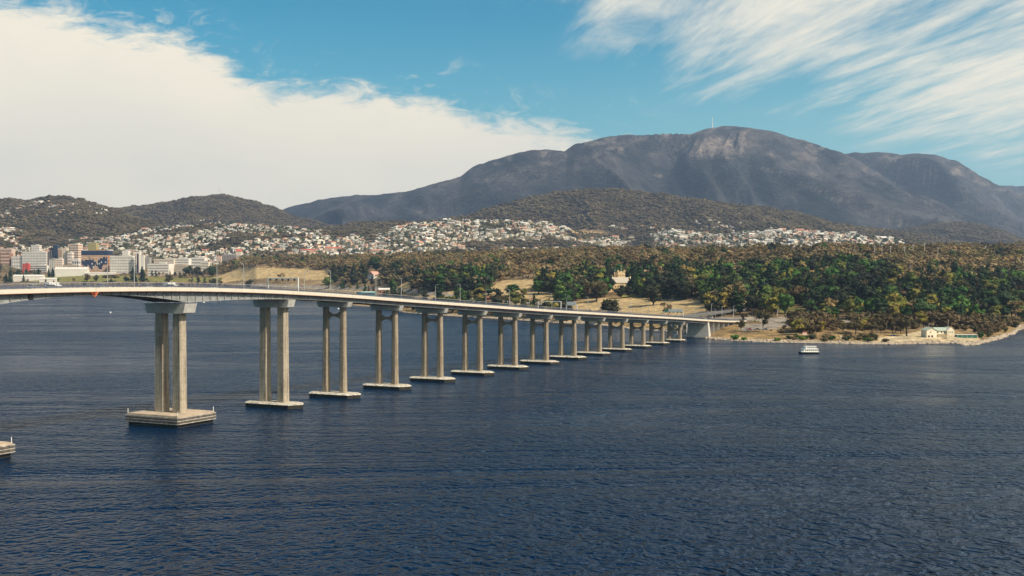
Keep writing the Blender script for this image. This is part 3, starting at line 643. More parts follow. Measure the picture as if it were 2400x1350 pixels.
# ---------------------------------------------------------------- vehicles
def paint(name, c): return mat(name, c, .35, .04, 1, 0, .5)
P_white, P_silver, P_red, P_blue, P_dark, P_teal, P_yel = paint('car_white', (.72, .71, .68)), paint('car_silver', (.42, .43, .44)), paint('car_red', (.35, .03, .02)), paint('car_blue', (.03, .10, .25)), paint('car_dark', (.04, .045, .055)), paint('bus_teal', (.05, .28, .28)), paint('bus_yellow', (.7, .45, .05))
def vehicle(name, body, kind='car'):
    r = empty(name); w_, L = (1.8, 4.4) if kind == 'car' else ((2.0, 5.2) if kind == 'van' else ((2.5, 11.8) if kind == 'bus' else (2.4, 7.5)))
    if kind == 'car':
        MB().prism([(-2.2, .35), (2.2, .35), (2.2, .72), (1.95, .86), (1.0, .95), (-1.6, .98), (-2.15, .9)], 'x', -.9, .9).build('body', body, r)
        MB().add([(-.8, -1.75, .97), (.8, -1.75, .98), (.8, 1.05, .95), (-.8, 1.05, .95), (-.62, -1.2, 1.38), (.62, -1.2, 1.38), (.62, .35, 1.4), (-.62, .35, 1.4)], [(0, 1, 5, 4), (1, 2, 6, 5), (2, 3, 7, 6), (3, 0, 4, 7), (4, 5, 6, 7)]).build('windows', M_glass, r)
        MB().add([(-.64, -1.22, 1.375), (.64, -1.22, 1.375), (.64, .37, 1.395), (-.64, .37, 1.395), (-.6, -1.1, 1.45), (.6, -1.1, 1.45), (.6, .2, 1.46), (-.6, .2, 1.46)], [(0, 1, 5, 4), (1, 2, 6, 5), (2, 3, 7, 6), (3, 0, 4, 7), (4, 5, 6, 7)]).build('roof', body, r)
        wy = (1.35, -1.35)
    elif kind == 'van':
        MB().prism([(-2.6, .4), (2.6, .4), (2.6, 1.0), (2.2, 1.25), (1.6, 2.1), (-2.55, 2.15)], 'x', -1, 1).build('body', body, r)
        MB().prism([(1.66, 1.3), (2.1, 1.3), (1.62, 2.0), (1.2, 2.0)], 'x', -1.01, 1.01).build('windows', M_glass, r)
        wy = (1.7, -1.7)
    else:
        MB().box((0, 0, .5 + 1.3), (w_, L, 2.6)).build('body', body, r)
        MB().box((0, 0, 2.15), (w_ + .04, L * .94, .85)).build('windows', M_glass, r)
        MB().box((0, 0, 3.17), (w_ * .92, L * .97, .14)).build('roof', P_white, r)
        wy = (L * .32, -L * .30)
    for x in (-1, 1):
        for y in wy:
            o = MB().tube([(x * (w_ / 2 - .22), y, .33), (x * (w_ / 2 - .01), y, .33)], .33 if kind in ('car', 'van') else .48, 10).build('wheel', M_black, r)
            if kind not in ('car', 'van'): o.location = (0, 0, .15)
    remember(r); return r
protos = {}
def place_vehicle(kind, colname, loc, rz, label, group=None, name=None):
    k = (kind, colname)
    if k not in protos: o = protos[k] = vehicle(name or kind, {'white': P_white, 'silver': P_silver, 'red': P_red, 'blue': P_blue, 'dark': P_dark, 'teal': P_teal, 'yellow': P_yel}[colname], kind)
    else: o = copy_tree(protos[k])
    o.location = loc; o.rotation_euler = (0, 0, rz); tag(o, label, kind, group)
CARS = [  # photo column, lane offset, kind, colour, words
    (52, 5.9, 'car', 'white', 'white car at the far left of the bridge, behind the railing'), (64, 3, 'car', 'white', 'white car overlapping another at the far left of the bridge'),
    (90, 6, 'car', 'silver', 'silver car in front of the pale van on the left of the bridge'), (108, 3.3, 'van', 'white', 'pale van on the left part of the bridge deck'),
    (212, 5.8, 'car', 'white', 'white car between the left lamp posts on the bridge'), (222, 2.9, 'car', 'silver', 'silver car just ahead of the white one on the crest of the bridge'),
    (316, 6, 'car', 'white', 'low white car in the near lane just left of the tall pier'), (328, 3.2, 'car', 'silver', 'grey hatchback in the second lane left of the tall pier'),
    (372, 5.8, 'car', 'silver', 'silver car above the left column of the tall pier'), (386, 2.8, 'van', 'white', 'white van above the tall pier'),
    (470, 6, 'car', 'white', 'single white car between the tall pier and the square pier'), (590, 5.8, 'car', 'dark', 'dark car on the deck near the square pier'),
    (842, -3, 'car', 'blue', 'blue car behind the bus on the bridge'), (880, -5.5, 'bus', 'teal', 'long bus with teal sides and white roof on the far lane of the bridge'),
    (1100, 5.6, 'car', 'silver', 'silver car over the fourth slender pier'), (1108, 3, 'car', 'dark', 'dark car over the fourth slender pier'),
    (1284, -3, 'car', 'white', 'white car under the middle lane gantry'), (1560, 4, 'car', 'red', 'red car below the wide sign gantry'), (1624, 5, 'car', 'white', 'white car near the shore end of the deck'), (1660, -3, 'van', 'white', 'white van where the bridge meets the shore')]
for px_, e, kind, col_, lab in CARS:
    t = 23905 / (2557 - px_) - 13.48
    place_vehicle(kind, col_, bw(e, t, dz_(t) - .32), -TH, lab, None)

# ---------------------------------------------------------------- ferry
fx, fy, _ = 0, 0, 0
a_, s_ = ray(1895, 829); fy = float(-CZ / s_); fx = float(a_ * fy)
bt = empty('ferry', (fx, fy, 0), R(90 + 12)); tag(bt, 'small cream double-deck ferry with a black hull on the water off the shore', 'boat')
def loft(secs, n):
    mb = MB(); vs = [v_ for s_ in secs for v_ in s_]; fs = []
    for i in range(len(secs) - 1):
        for j in range(n): fs.append((i * n + j, i * n + (j + 1) % n, (i + 1) * n + (j + 1) % n, (i + 1) * n + j))
    fs += [tuple(range(n))[::-1], tuple(range((len(secs) - 1) * n, len(secs) * n))]; return mb.add(vs, fs)
def hullsec(x, hw, dk, kz): return [(x, -hw, dk), (x, -hw * .88, 0.0), (x, -hw * .45, kz), (x, hw * .45, kz), (x, hw * .88, 0.0), (x, hw, dk)]
loft([tuple(map(lambda q: (q[1], q[0], q[2]), hullsec(x, hw, dk, kz))) for x, hw, dk, kz in ((-7.2, 2.2, 1.1, -.5), (-5, 2.6, 1.1, -.7), (2, 2.6, 1.15, -.8), (5.2, 1.8, 1.35, -.7), (7.4, .15, 1.7, -.2))], 6).build('hull', M_black, bt)
MB().prism([(-7.0, 1.12), (6.4, 1.35), (6.4, 1.9), (5.2, 1.75), (-7.0, 1.45)], 'x', -2.2, 2.2).build('bulwark', M_white, bt)
MB().prism([(-6.2, 1.2), (4.7, 1.3), (4.2, 3.35), (-6.2, 3.35)], 'x', -2.1, 2.1).build('lower_cabin', M_white, bt)
MB().prism([(-5.0, 3.55), (3.2, 3.55), (2.4, 5.0), (-4.8, 5.0)], 'x', -1.8, 1.8).build('upper_cabin', M_white, bt)
MB().box((0, -.8, 3.45), (4.6, 11.4, .18)).build('upper_deck', M_white, bt)
MB().box((0, -1.1, 5.1), (4.0, 8.6, .16)).build('roof', M_white, bt)
for x in (-1, 1):
    for i in range(7): MB().box((x * 2.11, -5.3 + i * 1.4, 2.5), (.05, .85, .8)).build('window', M_glass, bt)
    for i in range(5): MB().box((x * 1.81, -4.1 + i * 1.35, 4.3), (.05, .9, .6)).build('window', M_glass, bt)
MB().tube([(0, 2, 5.1), (0, 2, 7.2)], .07, 5).build('mast', M_white, bt)
MB().box((0, -6.6, 2.0), (1.0, .6, 1.2)).build('stern_box', M_orange, bt)
for lab_, px_, py_ in (('small white marker buoy on the water right of the tall pier', 478, 709), ('white float on the water seen between the first slender pair of columns', 793, 724), ('small pale buoy far behind the bridge, left of the tall pier', 259, 733)):
    a_, s_ = ray(px_, py_); Y_ = float(-CZ / s_)
    r = empty('buoy', (float(a_ * Y_), Y_, 0)); k_ = Y_ / 1800
    MB().tube([(0, 0, -.4), (0, 0, .1), (0, 0, .9), (0, 0, 1.5)], [1.0 * k_, 1.5 * k_, 1.2 * k_, .3 * k_], 10).build('float', M_white, r)
    MB().tube([(0, 0, 1.4), (0, 0, 3.0)], .12 * k_, 5).build('staff', M_steel, r); tag(r, lab_, 'buoy')

# ---------------------------------------------------------------- trees
def leaf_material(name, cols, var=.35):
    m = bpy.data.materials.new(name); m.use_nodes = True; n = NT(m.node_tree)
    o = n.n('ShaderNodeOutputMaterial'); b = n.n('ShaderNodeBsdfPrincipled'); n.l(b.outputs[0], o.inputs[0])
    b.inputs['Roughness'].default_value = .75; b.inputs['Specular IOR Level'].default_value = .15
    oi = n.n('ShaderNodeObjectInfo'); g = n.n('ShaderNodeNewGeometry')
    k = len(cols); base = n.ramp(oi.outputs['Random'], [(i / max(1, k - 1), c) for i, c in enumerate(cols)])
    v1 = n.ss(n.noise(g.outputs['Position'], .22, 3, .6), .3, .7); v2 = n.ss(n.noise(g.outputs['Position'], 1.1, 2, .6), .3, .7); v3 = n.ss(n.noise(g.outputs['Position'], 1 / 110, 4, .6), .32, .68)
    k_ = n.m('MULTIPLY', n.m('ADD', 1 - var, n.m('MULTIPLY', v1, var * 2)), n.m('MULTIPLY', n.m('ADD', .82, n.m('MULTIPLY', v2, .36)), n.m('ADD', .62, n.m('MULTIPLY', v3, .7))))
    n.l(n.mix(1.0, base, n.comb(k_, k_, k_), 'MULTIPLY'), b.inputs['Base Color'])
    tr = n.n('ShaderNodeBsdfTranslucent'); n.l(n.mix(1.0, base, (1.1, 1.1, .6), 'MULTIPLY'), tr.inputs[0])
    mx = n.n('ShaderNodeMixShader'); mx.inputs[0].default_value = .12; n.l(b.outputs[0], mx.inputs[1]); n.l(tr.outputs[0], mx.inputs[2]); n.l(mx.outputs[0], o.inputs[0])
    return m
L_gum = leaf_material('gum_leaves', [(.175, .122, .046), (.240, .160, .066), (.140, .115, .044), (.260, .175, .082), (.190, .140, .074), (.125, .115, .040), (.270, .200, .108)])
L_pine = leaf_material('pine_needles', [(.012, .028, .010), (.020, .042, .014), (.030, .050, .014), (.014, .032, .016)])
L_green = leaf_material('broad_leaves', [(.032, .090, .014), (.060, .125, .020), (.024, .066, .014), (.10, .135, .022), (.038, .080, .028)])
L_olive = leaf_material('olive_leaves', [(.14, .15, .024), (.22, .17, .028), (.10, .11, .022), (.27, .20, .04)])
L_dark = leaf_material('dark_leaves', [(.016, .024, .010), (.026, .030, .012), (.036, .034, .016)])
L_gold = leaf_material('golden_leaves', [(.45, .26, .02), (.52, .33, .04)], .2)
L_goldtop = leaf_material('golden_topped_leaves', [(.11, .085, .012), (.18, .12, .016)], .5)
L_rust = leaf_material('rusty_leaves', [(.10, .04, .014), (.13, .055, .02)])
L_scrub = leaf_material('scrub_leaves', [(.075, .056, .024), (.105, .070, .032), (.062, .060, .022), (.13, .085, .040)])
L_bush = leaf_material('town_leaves', [(.050, .062, .026), (.080, .085, .030), (.035, .055, .028), (.11, .095, .045), (.06, .09, .03)])
L_wood = leaf_material('hill_bush_leaves', [(.085, .066, .032), (.115, .086, .048), (.095, .078, .036), (.14, .10, .06), (.070, .062, .030)])
M_bark = mat('pale_bark', (.30, .25, .20), .9, .3, 1.5)
M_barkd = mat('dark_bark', (.07, .05, .035), .9, .3, 1.5)
ICO = None
def ico():
    global ICO
    if ICO is None:
        t = (1 + 5 ** .5) / 2; v = np.array([(-1, t, 0), (1, t, 0), (-1, -t, 0), (1, -t, 0), (0, -1, t), (0, 1, t), (0, -1, -t), (0, 1, -t), (t, 0, -1), (t, 0, 1), (-t, 0, -1), (-t, 0, 1)]) / math.sqrt(1 + t * t)
        f = [(0, 11, 5), (0, 5, 1), (0, 1, 7), (0, 7, 10), (0, 10, 11), (1, 5, 9), (5, 11, 4), (11, 10, 2), (10, 7, 6), (7, 1, 8), (3, 9, 4), (3, 4, 2), (3, 2, 6), (3, 6, 8), (3, 8, 9), (4, 9, 5), (2, 4, 11), (6, 2, 10), (8, 6, 7), (9, 8, 1)]
        ICO = (v, f)
    return ICO
def crown(mb, blobs, nleaf, size, seed, core=.72):
    r = np.random.default_rng(seed); v, f = ico()
    for (cx, cy, cz, rx, ry, rz) in blobs:
        jit = 1 + (r.random(12)[:, None] - .5) * .5
        mb.add(v * jit * np.array([rx, ry, rz]) * core + np.array([cx, cy, cz]), f)
        for _ in range(nleaf):
            d = r.normal(size=3); d /= np.linalg.norm(d)
            if d[2] < -.55: d[2] = -d[2]
            p = np.array([cx, cy, cz]) + d * np.array([rx, ry, rz]) * r.uniform(.72, 1.12)
            nn = d + r.normal(size=3) * .55; nn /= np.linalg.norm(nn); a = np.cross(nn, r.normal(size=3)); a /= np.linalg.norm(a); b = np.cross(nn, a); s = size * r.uniform(.6, 1.35)
            mb.add([p - a * s, p + b * s * .7, p + a * s, p - b * s * .7], [(0, 1, 2, 3)])
def species(kind, seed, hi):
    """crown and trunk of a tree one unit tall, standing on the origin"""
    r = np.random.default_rng(seed); cr = MB(); tk = MB(); nl = 34 if hi else 12; B = []
    if kind == 'gum':
        nb = 11 if hi else 6
        for i in range(nb):
            a = r.uniform(0, 6.28); q = r.uniform(.08, .36); z = r.uniform(.42, .86); q *= 1.15 - .5 * abs(z - .6)
            B.append((q * math.cos(a), q * math.sin(a), z, *(r.uniform(.13, .21, 2)), r.uniform(.09, .15)))
        crown(cr, B, nl, .050 if hi else .085, seed)
        tk.tube([(0, 0, -.05), (.01, .01, .25), (.03, 0, .5)], [.032, .024, .014], 5)
        for x, y, z, *_ in B[:4]: tk.tube([(.01, .01, .24), (x * .55, y * .55, z * .75), (x, y, z)], [.017, .012, .006], 4, False)
    elif kind in ('pine', 'spire'):
        wd = .30 if kind == 'pine' else .16; nb = 9 if hi else 6
        for i in range(nb):
            z = .14 + .80 * i / (nb - 1); q = wd * (1.02 - z) ** .8 + .02
            for k in range(3 if q > .1 else 1):
                a = r.uniform(0, 6.28); B.append((q * .42 * math.cos(a), q * .42 * math.sin(a), z + r.uniform(-.02, .02), q * .78, q * .78, .085))
        crown(cr, B, nl // 2, .045 if hi else .07, seed, .8); tk.tube([(0, 0, -.05), (0, 0, .3)], [.03, .02], 5)
    elif kind == 'cypress':
        nb = 10 if hi else 6
        for i in range(nb):
            z = .10 + .80 * i / (nb - 1); q = .20 * math.sin(math.pi * min(1, (z + .12)) ** .8) + .05; a = r.uniform(0, 6.28)
            B.append((q * .3 * math.cos(a), q * .3 * math.sin(a), z, q, q, .12))
        crown(cr, B, nl, .035 if hi else .06, seed, .85); tk.tube([(0, 0, -.05), (0, 0, .25)], [.03, .025], 5)
    elif kind == 'round':
        nb = 12 if hi else 6
        for i in range(nb):
            a = r.uniform(0, 6.28); z = r.uniform(.25, .80); q = r.uniform(.0, .26) * (1.15 - abs(z - .5) * 1.2)
            B.append((q * math.cos(a), q * math.sin(a), z, r.uniform(.19, .25), r.uniform(.19, .25), r.uniform(.14, .19)))
        crown(cr, B, nl, .045 if hi else .08, seed, .85); tk.tube([(0, 0, -.05), (0, 0, .4)], [.035, .02], 5)
    elif kind == 'spread':
        nb = 14 if hi else 7
        for i in range(nb):
            a = r.uniform(0, 6.28); q = r.uniform(.05, .52); z = .62 - q * .35 + r.uniform(-.12, .14)
            B.append((q * math.cos(a), q * math.sin(a), z, r.uniform(.15, .24), r.uniform(.15, .24), r.uniform(.10, .16)))
        crown(cr, B, nl, .05 if hi else .085, seed, .8); tk.tube([(0, 0, -.05), (.02, 0, .5)], [.05, .03], 5)
    elif kind == 'bush':
        nb = 8 if hi else 5
        for i in range(nb):
            a = r.uniform(0, 6.28); q = r.uniform(.05, .65)
            B.append((q * math.cos(a), q * math.sin(a), r.uniform(.25, .62), r.uniform(.3, .5), r.uniform(.3, .5), r.uniform(.22, .36)))
        crown(cr, B, nl, .11 if hi else .16, seed, .85); tk.tube([(0, 0, -.1), (0, 0, .3)], [.08, .05], 4)
    elif kind == 'bare':
        for i in range(26):
            a = r.uniform(0, 6.28); q = r.uniform(.05, .17); z0 = r.uniform(.15, .6); z1 = min(1, z0 + r.uniform(.2, .45))
            cr.tube([(0, 0, z0), (q * .6 * math.cos(a), q * .6 * math.sin(a), (z0 + z1) / 2), (q * math.cos(a), q * math.sin(a), z1)], [.012, .008, .003], 3, False)
        tk.tube([(0, 0, -.05), (0, 0, .5), (.01, 0, .9)], [.03, .02, .005], 5)
    elif kind == 'clump':      # several touching bush crowns seen from kilometres away
        for i in range(4):
            a = r.uniform(0, 6.28); q = r.uniform(0, .42)
            B.append((q * math.cos(a), q * math.sin(a), r.uniform(.2, .5), r.uniform(.26, .4), r.uniform(.26, .4), r.uniform(.26, .42)))
        crown(cr, B, 5, .16, seed, .95)
    return cr, tk
DARKBARK = ('pine', 'spire', 'cypress', 'round', 'spread', 'bush')
HI = {}
def tree_meshes(kind, leaf, seed):
    k = (kind, leaf.name, seed)
    if k not in HI:
        cr, tk = species(kind, 100 + seed, True)
        HI[k] = (cr.mesh('crown', leaf if kind != 'bare' else M_bark), tk.mesh('trunk', M_barkd if kind in DARKBARK else M_bark))
    return HI[k]
NTREE = [0]
def put_tree(name, kind, leaf, loc, h, wf, rz, label, group=None, seed=None):
    """one tree: an empty at its foot, crown and trunk as parts; wf = width factor against the species"""
    cm, tm = tree_meshes(kind, leaf, (seed if seed is not None else NTREE[0]) % 3); NTREE[0] += 1
    r = empty(name, loc, rz); r.scale = (h * wf, h * wf, h)
    a = bpy.data.objects.new('crown', cm); C.objects.link(a); a.parent = r
    b = bpy.data.objects.new('trunk', tm); C.objects.link(b); b.parent = r
    tag(r, label, 'bush' if name in ('bush',) else 'tree', group); return r

def scatter(name, P, SC, RZ, IDX, protos, kind='stuff'):
    """many small instances of unlinked prototype objects on points: one object"""
    coll = bpy.data.collections.new(name + '_kinds')
    for i, p in enumerate(protos): p.name = f'{chr(97 + i)}_{p.name}'; coll.objects.link(p)
    me = bpy.data.meshes.new(name); me.vertices.add(len(P)); me.vertices.foreach_set('co', np.asarray(P, np.float32).ravel())
    for nm, ty, key, d in (('scl', 'FLOAT_VECTOR', 'vector', SC), ('rz', 'FLOAT', 'value', RZ), ('idx', 'INT', 'value', IDX)):
        a = me.attributes.new(nm, ty, 'POINT'); a.data.foreach_set(key, np.asarray(d, np.int32 if ty == 'INT' else np.float32).ravel())
    ob = bpy.data.objects.new(name, me); C.objects.link(ob); ob['kind'] = kind
    ng = bpy.data.node_groups.new(name, 'GeometryNodeTree')
    ng.interface.new_socket('Geometry', in_out='INPUT', socket_type='NodeSocketGeometry'); ng.interface.new_socket('Geometry', in_out='OUTPUT', socket_type='NodeSocketGeometry')
    nn = ng.nodes; L = ng.links
    gi, go = nn.new('NodeGroupInput'), nn.new('NodeGroupOutput'); ip = nn.new('GeometryNodeInstanceOnPoints'); ci = nn.new('GeometryNodeCollectionInfo')
    ci.inputs['Collection'].default_value = coll; ci.inputs['Separate Children'].default_value = True; ci.inputs['Reset Children'].default_value = True
    def attr(nm, ty):
        q = nn.new('GeometryNodeInputNamedAttribute'); q.data_type = ty; q.inputs['Name'].default_value = nm; return q.outputs[0]
    L.new(gi.outputs[0], ip.inputs['Points']); L.new(ci.outputs[0], ip.inputs['Instance']); ip.inputs['Pick Instance'].default_value = True
    L.new(attr('idx', 'INT'), ip.inputs['Instance Index'])
    cx = nn.new('ShaderNodeCombineXYZ'); L.new(attr('rz', 'FLOAT'), cx.inputs[2]); er = nn.new('FunctionNodeEulerToRotation'); L.new(cx.outputs[0], er.inputs[0]); L.new(er.outputs[0], ip.inputs['Rotation'])
    L.new(attr('scl', 'FLOAT_VECTOR'), ip.inputs['Scale']); L.new(ip.outputs[0], go.inputs[0])
    mo = ob.modifiers.new('instances', 'NODES'); mo.node_group = ng
    return ob
def lo_proto(kind, leaf, seed):
    cr, tk = species(kind, 300 + seed, False); k = len(cr.v)
    cr.cur = 1
    if tk.v: cr.add(tk.v, tk.f)
    me = cr.mesh(kind, [leaf if kind != 'bare' else M_bark, M_barkd if kind in DARKBARK else M_bark])
    return bpy.data.objects.new(kind, me)
def hot(x, y, z=0): return (x, y, z - .25)

